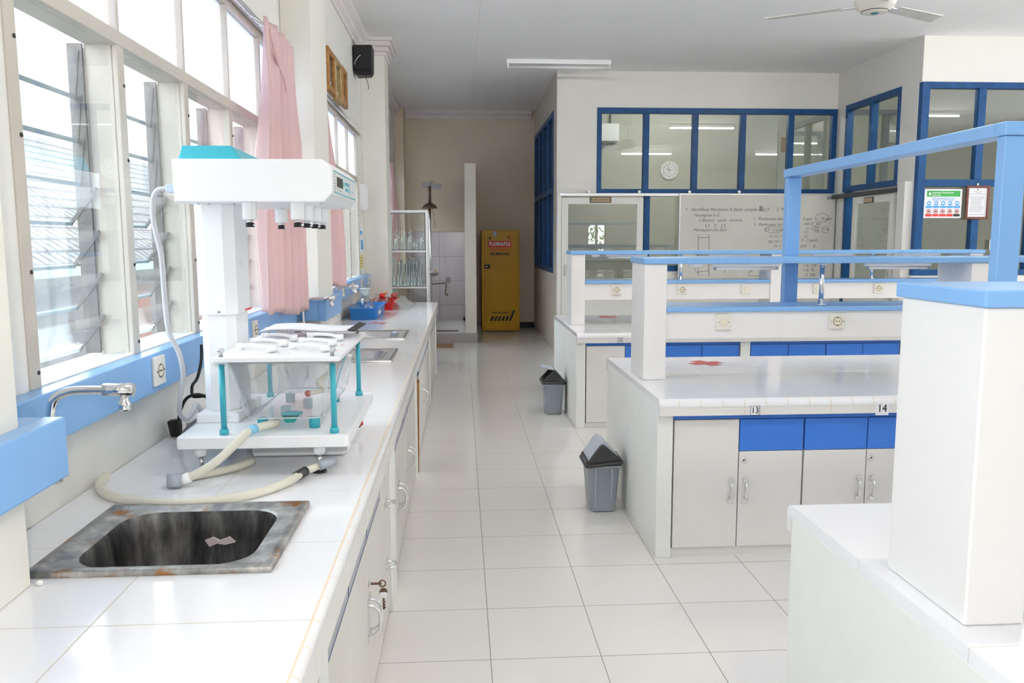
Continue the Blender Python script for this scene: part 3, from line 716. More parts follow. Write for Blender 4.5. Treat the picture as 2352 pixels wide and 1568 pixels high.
# tower: foot, lower column, upper column
MB().box(-.838, 2.60, PZ1, -.706, 2.90, .953).build('tower_foot', white_m, D, bevel=.003)
def oct_loop(x0, y0, x1, y1, c, z): return [(x0+c, y0, z), (x1-c, y0, z), (x1, y0+c, z), (x1, y1-c, z), (x1-c, y1, z), (x0+c, y1, z), (x0, y1-c, z), (x0, y0+c, z)]
MB().hull(oct_loop(-.830, 2.652, -.722, 2.85, .026, .953), oct_loop(-.830, 2.652, -.722, 2.85, .026, 1.262)).build('lower_column', white_m, D, bevel=.002)
u = MB().hull(oct_loop(-.836, 2.642, -.714, 2.862, .030, 1.262), oct_loop(-.836, 2.642, -.714, 2.862, .030, 1.612)).build('upper_column', white_m, D, bevel=.002)
MB().box(-.7145, 2.76, 1.2665, -.7125, 2.84, 1.2715).build('red_line', red_m, u)
lb = MB().box(-.7145, 2.71, 1.415, -.7132, 2.755, 1.435).build('rating_label', paper_m, u)
MB().cyl((-.765, 2.6415, 1.272), (-.765, 2.6395, 1.272), .004, n=8).build('screw', steel_m, u)
for x, y in ((-.715, 2.62), (-.715, 2.88)): MB().sphere((x, y, .954), .005, 8, (1, 1, .5)).build('foot_screw', steel_m, D)
# head
HX0, HX1, HY0, HY1, HZ0, HZ1 = -.848, -.383, 2.52, 3.09, 1.610, 1.736
pr = [(HX0+.003, HZ0), (HX1-.024, HZ0), (HX1, HZ0+.026), (HX1, HZ1-.022), (HX1-.026, HZ1), (HX0, HZ1)]
H = MB().prism(pr, 'Y', HY0, HY1).build('head', white_m, D, bevel=.004)
pm_ = simple('control panel foil', (.74, .76, .76), .35)
p = MB().box(HX1-.0005, HY0+.03, HZ0+.030, HX1+.0012, HY1-.02, HZ1-.028).build('control_panel', pm_, H)
m = MB(); PXX = HX1+.0018
m.box(HX1+.0012, HY0+.035, HZ0+.031, PXX, HY1-.025, HZ0+.034); m.box(HX1+.0012, HY0+.035, HZ1-.032, PXX, HY1-.025, HZ1-.029)
m.build('teal_stripe', teal_m, H)
MB().box(HX1+.0012, HY0+.10, HZ0+.052, PXX+.001, HY0+.225, HZ1-.044).build('display', simple('lcd glass', (.06, .07, .06), .2), H)
m = MB()
for k in range(3):
    for j in range(2): m.box(HX1+.0012, HY0+.285+k*.032, HZ0+.048+j*.018, PXX, HY0+.308+k*.032, HZ0+.060+j*.018)
m.box(HX1+.0012, HY0+.245, HZ0+.062, PXX, HY0+.268, HZ0+.074); m.box(HX1+.0012, HY0+.395, HZ0+.04, PXX, HY0+.402, HZ1-.045); m.box(HX1+.0012, HY0+.45, HZ0+.052, PXX, HY0+.47, HZ0+.058)
m.build('key_marks', teal_m, H)
m = MB()
for k in range(6): m.box(HX1+.0012, HY0+.045, HZ0+.040+k*.009, PXX, HY0+.07, HZ0+.0425+k*.009)
for k in range(3): m.box(HX1+.0012, HY0+.12+k*.04, HZ0+.040, PXX, HY0+.135+k*.04, HZ0+.0435)
m.build('panel_print', inks_m, H)
MB().hull([(-.848, 2.575, HZ1), (-.655, 2.575, HZ1), (-.655, 3.02, HZ1), (-.848, 3.02, HZ1)], [(-.842, 2.60, 1.783), (-.695, 2.60, 1.783), (-.69, 2.99, 1.775), (-.842, 2.99, 1.783)]).build('motor_cover', teal_m, D, bevel=.004)
m = MB()
for x, y in ((-.80, 2.60), (-.77, 2.61), (-.70, 2.63), (-.62, 2.95), (-.42, 2.56), (-.42, 3.0)): m.cyl((x, y, HZ0+.001), (x, y, HZ0-.004), .004, n=8)
m.build('head_screws', steel_m, H)
for x, y in ((-.640, 2.575), (-.640, 3.02), (-.496, 2.575), (-.496, 2.725), (-.496, 2.875), (-.496, 3.02)):
    sp_ = MB().lathe([(.019, -.051), (.0215, -.048), (.0222, 0), (.0222, .002)], (x, y, HZ0), 20).build('spindle', white_m, D)
    MB().lathe([(.009, -.061), (.010, -.050)], (x, y, HZ0), 14).build('shaft', alu_m, sp_)
    c = MB().lathe([(.013, -.073), (.013, -.061)], (x, y, HZ0), 16).build('collar', black_m, sp_)
    MB().cyl((x+.011, y-.006, HZ0-.067), (x+.018, y-.009, HZ0-.067), .003, n=8).build('set_screw', white_m, sp_)
# vessel plate on four rods
for x, y in ((-.707, 2.44), (-.383, 2.44), (-.707, 3.04), (-.383, 3.04)):
    r = MB().cyl((x, y, PZ1), (x, y, 1.134), .0085, n=16).build('rod', teal_m, D)
    MB().lathe([(.0135, 0), (.0135, .012), (.011, .017), (.0085, .017)], (x, y, PZ1+.0002), 16).build('rod_foot', teal_m, r)
    MB().lathe([(.014, 1.132), (.014, 1.1385)], (x, y, 0), 14).build('rod_washer', pane_m, r)
    MB().lathe([(.006, 0), (.006, .012), (.0095, .014), (.0105, .018), (.0105, .023), (.006, .024)], (x, y, 1.157), 14).build('clamp_screw', steel_m, r)
lp = [rect_loop(-.728, 2.41, -.357, 3.075, z, .008, 3) for z in (1.144, 1.157)]
VP = MB().loft(lp, smooth=False).build('vessel_plate', white_m, D, bevel=.0015)
MB().box(-.72, 2.415, 1.1385, -.362, 3.07, 1.1435).build('clear_plate', tank_m, D)
for i, (x, y) in enumerate(((-.63, 2.55), (-.47, 2.55), (-.625, 2.69), (-.468, 2.69), (-.62, 2.83), (-.466, 2.83))):
    ld = MB(); lp = [[(x+.062*math.cos(a), y+.055*math.sin(a), z) for a in [2*PI*k/24 for k in range(24)]] for z in (1.157, 1.1605)]
    ld.loft(lp, smooth=False); l_ = ld.build('vessel_lid', white_m, D, bevel=.001)
    MB().tube(smoothpath([(x-.055, y+.02, 1.168), (x-.03, y-.005, 1.178), (x+.02, y-.025, 1.178), (x+.05, y-.025, 1.170)], 5), [.0055]*16, 8).build('lid_grip', white_m, l_)
    MB().lathe([(.011, .0035), (.012, .022), (.010, .024)], (x-.055, y+.022, 1.157), 14).build('lid_knob', white_m, l_)
    MB().lathe([(.014, .0035), (.014, .021), (.012, .023)], (x+.052, y-.028, 1.157), 14).build('lid_knob', white_m, l_)
m = MB()
for y, c in ((2.55, 0), (2.69, 0), (2.83, 1)): m.box(-.395, y, 1.1571, -.385, y+.006, 1.1575, mi=c)
m.build('colour_mark', [red_m, simple('orange print', (.8, .4, .1), .5)], VP)
# trapezoid water bath in clear acrylic, open shell with thickness
def tl(x0, y0, x1, y1, z, r=.03): return rect_loop(x0, y0, x1, y1, z, r, 5)
loops = [tl(-.692, 2.452, -.392, 3.03, 1.1375), tl(-.690, 2.456, -.394, 3.026, 1.12), tl(-.650, 2.475, -.418, 3.0, .972), tl(-.644, 2.480, -.424, 2.994, .962), tl(-.625, 2.495, -.445, 2.98, .957)]
T_ = MB().loft(loops, False, True).build('water_bath', tank_m, D)
m = MB()
for z, a in ((1.136, (-.694, 2.450, -.390, 3.032)),): m.tube(tl(*a, z), .0028, 6, closed=True)
m.tube(tl(-.644, 2.480, -.424, 2.994, .962), .0022, 6, closed=True)
for sx, sy in ((0, 0), (1, 0), (0, 1), (1, 1)):
    m.tube([((-.688, -.396)[sx], (2.458, 3.024)[sy], 1.134), ((-.652, -.416)[sx], (2.475, 3.0)[sy], .978), ((-.640, -.428)[sx], (2.485, 2.99)[sy], .963)], .0017, 6)
m.build('bath_edge', simple('pale acrylic edge', (.66, .74, .74), .25), T_)
for x, y in ((-.612, 2.52), (-.455, 2.52), (-.612, 2.93), (-.455, 2.93), (-.58, 2.70), (-.53, 2.82)):
    MB().lathe([(.0165, .0003), (.0165, .030), (.014, .0325)], (x, y, PZ1), 18).build('bath_foot', teal_m, D)
v = MB().lathe([(.033, .0365), (.033, .039), (.008, .040)], (-.53, 2.555, PZ1), 22).build('drain_flange', teal_m, D)
MB().hull([(-.545, 2.535, .935), (-.52, 2.54, .935), (-.52, 2.56, .935), (-.545, 2.56, .935)], [(-.555, 2.53, .955), (-.51, 2.535, .955), (-.51, 2.57, .955), (-.555, 2.57, .955)]).build('drain_lever', simple('green plastic', (.03, .45, .40), .4), v)
MB().cyl((-.567, 2.512, .9415), (-.545, 2.545, .9415), .009, n=12).build('drain_nozzle', pane_m, v)
MB().tube(smoothpath([(-.40, 2.70, 1.13), (-.42, 2.68, 1.09), (-.44, 2.70, 1.06), (-.47, 2.69, 1.035), (-.455, 2.70, 1.01), (-.50, 2.68, 1.0)], 6), .008, 8).build('siphon_tube', hose_m, T_)
MB().sphere((-.503, 2.68, 1.0), .011, 10).build('siphon_cap', redt_m, T_)
# hoses
e = thing('drain_hose', 'clear yellowish hose hanging from the water bath drain over the front of the base plate', 'hose', (-.7, 2.35, ZT))
pts = smoothpath([(-.568, 2.510, .9415), (-.585, 2.47, .944), (-.625, 2.405, .941), (-.66, 2.37, .908), (-.705, 2.345, .868), (-.755, 2.33, .838), (-.79, 2.325, .824)], 6)
hh = MB().tube(pts, .0125, 14).build('hose', hose_m, e)
MB().tube([pts[10], pts[11], pts[12]], .0135, 14).build('blue_tape', simple('sky blue tape', (.25, .60, .85), .4), hh)
MB().cyl((-.775, 2.327, .829), (-.800, 2.322, .820), .0155, n=14).build('white_collar', white_m, e)
MB().cyl((-.798, 2.322, .820), (-.835, 2.312, .8215), .021, .019, n=16).build('connector', bin_m, e)
pts = smoothpath([(-.838, 2.335, .818), (-.775, 2.395, .815), (-.70, 2.46, .814), (-.655, 2.54, .8135)], 6)
MB().tube(pts, .0125, 12).build('return_hose', hose_m, e)
e = thing('coiled_hose', 'milky hose curving over the bench between the sink and the apparatus', 'hose', (-.75, 2.15, ZT))
pts = smoothpath([(-1.035, 2.39, .818), (-1.03, 2.34, .814), (-1.0, 2.27, .813), (-.94, 2.205, .813), (-.86, 2.165, .813), (-.76, 2.135, .813), (-.65, 2.155, .813), (-.56, 2.215, .813), (-.50, 2.30, .815), (-.465, 2.38, .822)], 8)
MB().tube(pts, .0125, 14).build('hose', hose_m, e)
MB().cyl((-.482, 2.345, .818), (-.462, 2.386, .823), .0145, n=14).build('black_tape', dark_m, e)
MB().cyl((-.466, 2.38, .822), (-.425, 2.412, .832), .0112, n=14).build('clear_joint', hose_m, e)
MB().cyl((-.428, 2.409, .831), (-.385, 2.440, .841), .0145, n=16).build('end_fitting', bin_m, e)
# signal cable from the head, mains leads behind
e = thing('signal_cable', 'grey cable drooping from the plug at the side of the apparatus head', 'cable', (-.9, 2.55, ZT))
MB().box(-.872, 2.53, 1.638, -.849, 2.56, 1.662).build('plug', simple('pale blue plug', (.50, .60, .72), .4), e, bevel=.003)
pts = smoothpath([(-.872, 2.545, 1.65), (-.90, 2.545, 1.645), (-.915, 2.545, 1.615), (-.918, 2.55, 1.55), (-.905, 2.56, 1.45), (-.905, 2.57, 1.33), (-.898, 2.57, 1.22), (-.872, 2.575, 1.15), (-.865, 2.58, 1.08), (-.885, 2.60, 1.0), (-.898, 2.63, .95), (-.89, 2.66, .925), (-.872, 2.68, .945), (-.868, 2.70, .965), (-.858, 2.72, .93), (-.862, 2.74, .86), (-.87, 2.74, .812)], 8)
MB().tube(pts, .0078, 12).build('lead', greyc_m, e)
e = thing('mains_lead', 'black mains lead with angled plug lying behind the apparatus', 'cable', (-.95, 2.75, ZT))
MB().hull([(-1.035, 2.92, .805), (-1.0, 2.91, .805), (-1.0, 2.95, .805), (-1.035, 2.96, .805)], [(-1.045, 2.92, .862), (-1.0, 2.915, .868), (-1.0, 2.95, .868), (-1.045, 2.96, .862)]).build('plug', black_m, e, bevel=.005)
pts = smoothpath([(-1.005, 2.93, .865), (-.995, 2.92, .90), (-.97, 2.92, .945), (-.93, 2.93, .955), (-.895, 2.95, .93), (-.88, 2.96, .90)], 8)
MB().tube(pts, .0058, 10).build('lead', black_m, e)
pts = smoothpath([(-.955, 3.06, 1.118), (-.955, 3.05, 1.06), (-.965, 3.03, 1.0), (-.975, 3.0, .975), (-.97, 2.98, .945), (-.955, 2.98, .938), (-.90, 2.98, .945), (-.87, 2.98, .95)], 8)
MB().tube(pts, .0055, 10).build('second_lead', black_m, e)
e = thing('extension_lead', 'grey bundled flex with white socket block behind the apparatus', 'cable', (-.9, 2.9, ZT))
MB().box(-1.0, 2.985, .8015, -.89, 3.10, .845).build('socket_block', white_m, e, bevel=.004)
gm = MB()
for k in range(4):
    a = -.3+k*.2
    gm.tube(smoothpath([(-.91+.01*k, 3.135, .86), (-.93+.035*k, 3.135, .95), (-.925+.03*k, 3.135, 1.0), (-.905+.02*k, 3.135, 1.012), (-.885+.02*k, 3.135, .985), (-.90+.01*k, 3.135, .90), (-.905, 3.135, .86)], 6), .0042, 8)
gm.tube(smoothpath([(-.90, 3.135, .90), (-.93, 2.975, .875), (-.98, 2.93, .835), (-.985, 2.90, .810), (-.95, 2.88, .8055), (-.90, 2.90, .83), (-.87, 2.95, .90)], 8), .0045, 8)
gm.build('flex', simple('dark grey flex', (.20, .21, .23), .5), e)
# papers on the vessel plate
e = thing('paper_stack', 'lilac-tinted document sheets lying on top of the vessel plate', 'papers', (-.55, 2.92, 1.185))
for k, (dx, dz, mt) in enumerate(((0, 0, paperl_m), (.008, .004, paper_m))):
    m = MB(); vs = []; n = 14
    for j in range(2):
        for i in range(n+1):
            t = i/n; x = -.70+.315*t+dx; y = (2.86, 3.05)[j] + (.05*(1-t) if j else 0)
            vs.append((x, y, 1.1835+dz+.004*math.sin(t*6)+.006*(1-t)*0))
    m._add(vs, [(i, i+1, n+2+i, n+1+i) for i in range(n)], True)
    m.build('sheet', mt, e, solid=.0008)
MB().hull([(-.395, 2.855, 1.187), (-.37, 2.855, 1.183), (-.37, 2.857, 1.187), (-.395, 2.857, 1.190)], [(-.375, 3.04, 1.195), (-.35, 3.04, 1.189), (-.35, 3.042, 1.192), (-.375, 3.042, 1.198)]).build('binding_strip', black_m, e, bevel=.001)
m = MB()
m.box(-.60, 2.965, 1.1905, -.45, 2.968, 1.1925)

# ------------------------------------------------------------------ trays and glassware at the far end of the bench
def tray(x0, y0, x1, y1, h, mat, label, divs, cat='tray', flare=.022):
    e = thing('plastic_tray', label, cat, ((x0+x1)/2, (y0+y1)/2, ZT))
    z0, z1 = ZT+.0005, ZT+h; f = flare
    R = lambda d, z, r=.03: rect_loop(x0+d, y0+d, x1-d, y1-d, z, r, 4)
    MB().loft([R(f*.9, z0), R(f*.5, z0+.004), R(.004, z1-.006), R(-.012, z1-.006, .035), R(-.012, z1, .035), R(.004, z1), R(f*.5+.005, z0+.010), R(f*.9+.01, z0+.009)], True, True).build('tray_body', mat, e)
    m = MB()
    for d in divs:
        y = y0+(y1-y0)*d; m.box(x0+.02, y-.003, z0+.006, x1-.02, y+.003, z1-.02)
    m.build('divider', mat, e)
    return e
tb = tray(-.990, 7.28, -.735, 8.05, .105, bluep_m, 'blue plastic tray with a round flask standing in it', (.45,))
MB().box(-.7465, 7.42, ZT+.035, -.7415, 7.62, ZT+.085).build('paper_label', paper_m, tb)
tray(-.94, 8.28, -.68, 9.10, .075, redp_m, 'red plastic tray of beakers wrapped in clear film at the end of the bench', (.3, .6))
def gl(name, prof, c, label, cat, n=20, group=None, mat=None):
    o = MB().lathe(prof, c, n).build(name, mat or gware_m); tag(o, label, cat, group); return o
e = thing('round_flask', 'clear flat-bottomed flask with frosted glass stopper in the blue tray', 'flask', (-.862, 7.43, ZT+.012))
b0 = (-.862, 7.43, ZT+.0145)
MB().lathe([(.05, 0), (.078, .015), (.090, .06), (.087, .105), (.070, .145), (.042, .165), (.034, .172), (.033, .185), (.037, .187)], b0, 26).build('bulb', gware_m, e)
MB().lathe([(.026, .170), (.030, .188), (.036, .190), (.040, .232), (.034, .236), (.020, .238), (.022, .244), (.046, .249), (.046, .257), (.02, .259)], b0, 22).build('stopper', translucent('frosted stopper', (.78, .84, .84), .5, .3), e)
for i, (x, y, r, h, l) in enumerate(((-.86, 8.40, .035, .10, 'clear beaker at the near end of the red tray'), (-.775, 8.41, .03, .09, 'small clear beaker in the middle of the red tray'), (-.855, 8.62, .04, .13, 'tall clear beaker behind the others in the red tray'), (-.775, 8.68, .03, .11, 'clear measuring glass standing in the red tray'))):
    z = ZT+.0105
    gl('glass_beaker', [(r*.9, 0), (r, .006), (r, h-.01), (r*1.12, h), (r*1.05, h), (r*.93, h-.012), (r*.93, .010), (r*.8, .006)], (x, y, z), l, 'beaker', 18, 'beakers in the red tray')
for i, (x, y, z, mt, l) in enumerate(((-.73, 8.95, ZT+.105, redt_m, 'dark red rubber bulb resting on the rim end of the red tray'), (-.81, 8.475, ZT+.135, redp_m, 'bright red rubber pipette bulb beside the flask'))):
    e = thing('rubber_bulb', l, 'pipette bulb', (x, y, z-.03))
    MB().sphere((x, y, z), .03, 14).build('bulb', mt, e)
    MB().cyl((x+.018, y, z+.012), (x+.055, y, z+.035), .010, .006, 10).build('nozzle', mt, e)
    if i == 1:
        MB().cyl((x, y, z-.115), (x, y, z-.02), .008, n=10).build('glass_stem', gware_m, e); MB().cyl((x+.03, y, z+.02), (x+.04, y, z+.035), .012, n=10).build('tip', simple('orange rubber', (.7, .35, .05), .5), e)
    else:
        MB().cyl((x-.005, y, ZT+.0105), (x-.005, y, z-.02), .010, n=10).build('stem', gware_m, e)
# crumpled film over the red tray
m = MB(); nu, nv = 16, 10; vs = []
for j in range(nv+1):
    for i in range(nu+1):
        u, v = i/nu, j/nv
        x = -.68+.02*u+ (.10*v if v > .3 else 0)*0 + .16*v
        y = 8.26+.95*u+.02*math.sin(v*9+u*5)
        z = ZT+.003+.085*(1-v)**1.4+.010*random.random()*(1-v)
        vs.append((x, y, max(z, ZT+.0015)))
m._add(vs, [(j*(nu+1)+i, j*(nu+1)+i+1, (j+1)*(nu+1)+i+1, (j+1)*(nu+1)+i) for j in range(nv) for i in range(nu)], False)
o = m.build('plastic_film', film_m); tag(o, 'crumpled clear plastic film hanging off the side of the red tray', 'plastic film')

# ------------------------------------------------------------------ glass-fronted cabinet behind the bench
GX0, GX1, GY0, GY1, GZ = -.875, -.385, 9.90, 10.32, 1.853
e = thing('glass_cabinet', 'aluminium framed glass display cabinet standing at the end of the wall bench', 'display cabinet', ((GX0+GX1)/2, 10.1, 0))
m = MB(); t = .032
for x in (GX0, GX1-t):
    for y in (GY0, GY1-t): m.box(x, y, 0, x+t, y+t, GZ)
for y in (GY0, GY1-t):
    for z in (.06, GZ-t, .925, 1.355): m.box(GX0+t, y, z, GX1-t, y+t, z+ (t if z > 1.5 or z < .2 else .024))
for x in (GX0, GX1-t): m.box(x, GY0+t, .06, x+t, GY1-t, .09); m.box(x, GY0+t, GZ-t, x+t, GY1-t, GZ)
m.build('cabinet_frame', alu_m, e, bevel=.002)
MB().box(GX0+t, GY0+t, GZ-.01, GX1-t, GY1-t, GZ-.004).build('top_panel', pane_m, e)
MB().box(GX0+t, GY0+.010, .09, GX1-t, GY0+.014, GZ-t).build('front_pane', pane_m, e)
for x in (GX0+.014, GX1-.018): MB().box(x, GY0+t, .09, x+.004, GY1-t, GZ-t).build('side_pane', pane_m, e)
for z in (.937, 1.367, .5): MB().box(GX0+.02, GY0+.016, z, GX1-.02, GY1-.016, z+.006).build('glass_shelf', pane_m, e)
m = MB(); k = .006
for (a, b, c, d) in ((GX0+t, GX0+t+k, .09, GZ-t), (GX1-t-k, GX1-t, .09, GZ-t), (GX0+t, GX1-t, GZ-t-k, GZ-t), (GX0+t, GX1-t, 1.380, 1.386), (GX0+t, GX1-t, .95, .956)): m.box(a, GY0+.004, c, b, GY0+.0098, d)
m.build('rubber_seal', black_m, e)
def bottle(x, y, z, h, r, nm, lab, grp, cat):
    p = [(r*.95, 0), (r, .01), (r, h*.55), (r*.4, h*.72), (r*.36, h*.9), (r*.5, h*.92), (r*.5, h), (r*.3, h)]
    o = MB().lathe(p, (x, y, z), 14).build(nm, gware_m); tag(o, lab, cat, grp)
pos = [(-.82, 10.00), (-.74, 10.0), (-.66, 10.0), (-.59, 10.0), (-.51, 10.0), (-.78, 10.18), (-.70, 10.18), (-.62, 10.18), (-.55, 10.18), (-.46, 10.18)]
ordn = ['first', 'second', 'third', 'fourth', 'fifth']
for i, (x, y) in enumerate(pos):
    h = (.22, .24, .23, .24, .14, .20, .24, .22, .13, .22)[i]
    bottle(x, y, 1.3735, h, .03, 'glass_flask', 'clear glass flask on the top cabinet shelf, %s from the left in the %s row' % (ordn[i % 5], 'front' if i < 5 else 'back'), 'flasks on the top cabinet shelf', 'flask')
for i in range(9):
    x = -.80+.042*i; y = 10.05+.08*(i % 2); h = .34-.018*((i*3) % 5)
    o = MB().lathe([(.019, 0), (.019, .004), (.015, .006), (.015, h), (.018, h+.003), (.014, h+.003), (.0135, .01)], (x, y, .9435), 12).build('measuring_cylinder', gware_m)
    tag(o, 'clear glass cylinder on the middle cabinet shelf, %s' % ('leftmost of the nine' if i == 0 else 'rightmost of the nine' if i == 8 else 'number %s counted from the left' % ['', 'two', 'three', 'four', 'five', 'six', 'seven', 'eight'][i]), 'measuring cylinder', 'cylinders on the middle cabinet shelf')

# ------------------------------------------------------------------ shower corner, safety cabinet
struct(MB().box(-1.05, 12.0, 0, .235, YF, .143).build('floor_shower_plinth', plin_t))
struct(MB().box(.065, 12.0, .1435, .225, YF-.001, 2.59).build('wall_shower', simple('shower wall paint', (.66, .62, .55), .55, noise=.03, nscale=2), bevel=.003))
struct(MB().box(-1.05, YF-.02, .1435, .064, YF-.0005, 1.642).build('trim_5', wallt_m))
e = thing('safety_shower', 'bronze emergency shower with pull chain and eyewash bowl in the tiled corner', 'emergency shower', (-.495, 13.6, .1435))
MB().cyl((-.495, 13.6, .1435), (-.495, 13.6, 2.32), .019, n=14).build('stand_pipe', chrome_m, e)
MB().lathe([(.06, 0), (.06, .008), (.02, .012)], (-.495, 13.6, .1438), 18).build('base_flange', steel_m, e)
MB().lathe([(.128, -.01), (.125, .0), (.095, .045), (.04, .075), (.022, .085), (.018, .26), (.024, .27), (.024, .34), (.01, .35)], (-.495, 13.55, 2.02), 22).build('shower_head', bronze_m, e)
MB().tube(smoothpath([(-.47, 13.52, 2.30), (-.475, 13.52, 2.40), (-.48, 13.52, 2.44), (-.42, 13.52, 2.44)]), .004, 6).build('pull_lever', bronze_m, e)
m = MB(); m.tube([(-.47, 13.52, 2.30), (-.445, 13.50, 2.02), (-.42, 13.49, 1.82)], .0028, 6); m.tube(smoothpath([(-.42, 13.49, 1.82), (-.44, 13.49, 1.72), (-.42, 13.49, 1.70), (-.40, 13.49, 1.73), (-.42, 13.49, 1.82)]), .003, 6)
m.build('pull_chain', bronze_m, e)
bw = MB().lathe([(.02, -.06), (.05, -.05), (.095, 0), (.10, .01), (.09, .008), (.04, -.03), (.02, -.035)], (-.44, 13.5, .975), 20).build('eyewash_bowl', steel_m, e)
MB().cyl((-.50, 13.6, .93), (-.44, 13.5, .93), .014, n=10).build('bowl_arm', steel_m, e)
MB().sphere((-.42, 13.48, 1.015), .014, 8, (1, 1, 1.6)).build('eyewash_cap', simple('orange cap', (.7, .3, .05), .5), bw)
m = MB(); m.cyl((-.50, 13.6, .78), (-.26, 13.55, .80), .009, n=8); m.tube(smoothpath([(-.26, 13.55, .80), (-.245, 13.54, .76), (-.26, 13.54, .64), (-.235, 13.54, .60), (-.215, 13.54, .63)]), .009, 8)
m.build('foot_lever', bronze_m, e)
MB().box(-.25, 13.535, .80, -.17, 13.55, .90).build('push_plate', simple('dull steel plate', (.30, .29, .28), .6), e)
o = MB().hull([(-.64, YF-.02, 2.385), (-.33, YF-.02, 2.335), (-.305, YF-.02, 2.43), (-.63, YF-.02, 2.475)], [(-.64, YF-.001, 2.385), (-.33, YF-.001, 2.335), (-.305, YF-.001, 2.43), (-.63, YF-.001, 2.475)]).build('hanging_newspaper', simple('newsprint', (.55, .53, .55), .8, noise=.2, nscale=40), bevel=.004)
tag(o, 'folded grey newspaper tucked high on the tan wall over the shower', 'newspaper')
o = MB().cyl((.035, 13.9, .175), (.06, 13.9, .175), .03, n=12).build('drain_plug', black_m); tag(o, 'small black rubber plug in the corner of the shower floor', 'plug')
o = MB().box(-.42, 12.3, .1437, -.05, 12.36, .152).build('drain_grate', black_m); tag(o, 'narrow black drain slot cover on the shower floor', 'drain cover')
o = MB().hull([(-.40, 11.45, .001), (-.12, 11.45, .001), (-.12, 11.62, .001), (-.40, 11.62, .001)], [(-.40, 11.46, .040), (-.12, 11.46, .046), (-.12, 11.62, .046), (-.40, 11.62, .04)]).build('cardboard_piece', card_m)
tag(o, 'flat piece of brown cardboard on the floor before the shower step', 'cardboard')

CX0, CX1, CY0, CY1, CZ0, CZ1 = .338, .955, 13.40, 13.95, .018, 1.658
e = thing('safety_cabinet', 'yellow flammable storage cabinet standing against the far wall', 'safety cabinet', ((CX0+CX1)/2, 13.67, 0))
MB().box(CX0, CY0+.02, CZ0, CX1, CY1, CZ1).build('cabinet_body', yellow_m, e, bevel=.006)
MB().box(CX0+.02, CY0+.05, 0, CX1-.02, CY1-.03, CZ0).build('base', dark_m, e)
d = MB().box(CX0+.05, CY0, CZ0+.02, CX1-.035, CY0+.0195, CZ1-.012).build('door', yellow_m, e, bevel=.004)
MB().box(CX1-.034, CY0+.008, CZ0+.10, CX1-.022, CY0+.0195, CZ1-.02).build('hinge', yellow_m, e)
MB().box(CX0+.045, CY0-.004, 1.0, CX0+.16, CY0-.0005, 1.13).build('latch_plate', yellow_m, d, bevel=.002)
MB().box(CX0+.048, CY0-.012, 1.04, CX0+.135, CY0-.0045, 1.105).build('latch', black_m, d, bevel=.004)
MB().cyl((CX0+.08, CY0-.012, 1.073), (CX0+.08, CY0-.016, 1.073), .008, n=10).build('lock', chrome_m, d)
y = CY0-.0006
cx = (CX0+CX1)/2
MB().box(cx-.205, y-.001, 1.382, cx+.175, y, 1.485).build('warning_band', red_m, d, bevel=.0004)
text('FLAMMABLE', .085, (cx-.015, y-.0022, 1.432), FRONT, simple('white print', (.88, .88, .88), .5), d, sx=.74, bold=.0035)
text('KEEP FIRE AWAY', .056, (cx-.015, y-.001, 1.343), FRONT, simple('orange red print', (.80, .08, .02), .5), d, sx=.74, bold=.0022)
text('NO SMOKING', .058, (cx-.015, y-.001, 1.275), FRONT, ink_m, d, sx=.84, bold=.0022)
text('STORAGE CABINET', .038, (cx-.01, y-.001, .318), FRONT, ink_m, d, sx=.82, bold=.0016)
m = MB()
for k in range(5):
    x = cx-.18+k*.062; m.hull([(x, y, .185), (x+.038, y, .185), (x+.070, y, .262), (x+.032, y, .262)], [(x, y-.001, .185), (x+.038, y-.001, .185), (x+.070, y-.001, .262), (x+.032, y-.001, .262)])
x = cx-.18+5*.062; m.hull([(x, y, .185), (x+.038, y, .185), (x+.106, y, .355), (x+.068, y, .355)], [(x, y-.001, .185), (x+.038, y-.001, .185), (x+.106, y-.001, .355), (x+.068, y-.001, .355)])
m.build('stripe_marks', ink_m, d)
m = MB(); m.hull([(cx-.19, y, 1.515), (cx-.15, y, 1.515), (cx-.165, y, 1.545), (cx-.172, y, 1.57), (cx-.185, y, 1.54)], [(cx-.19, y-.001, 1.515), (cx-.15, y-.001, 1.515), (cx-.165, y-.001, 1.545), (cx-.172, y-.001, 1.57), (cx-.185, y-.001, 1.54)])
m.build('flame_mark', ink_m, d)
m = MB(); m.tube([(cx+.14+.030*math.cos(a), y, 1.54+.030*math.sin(a)) for a in [2*PI*k/20 for k in range(20)]], .004, 4, closed=True); m.tube([(cx+.12, y, 1.56), (cx+.16, y, 1.52)], .003, 4)
m.build('no_smoking_ring', MATS['orange red print'], d)
MB().box(cx+.115, y-.001, 1.535, cx+.15, y, 1.545).build('cigarette_mark', ink_m, d)
MB().box(CX0+.185, CY0-.0015, 1.555, CX0+.245, CY0-.0003, 1.64).build('tape', bin_m, d)
o = None

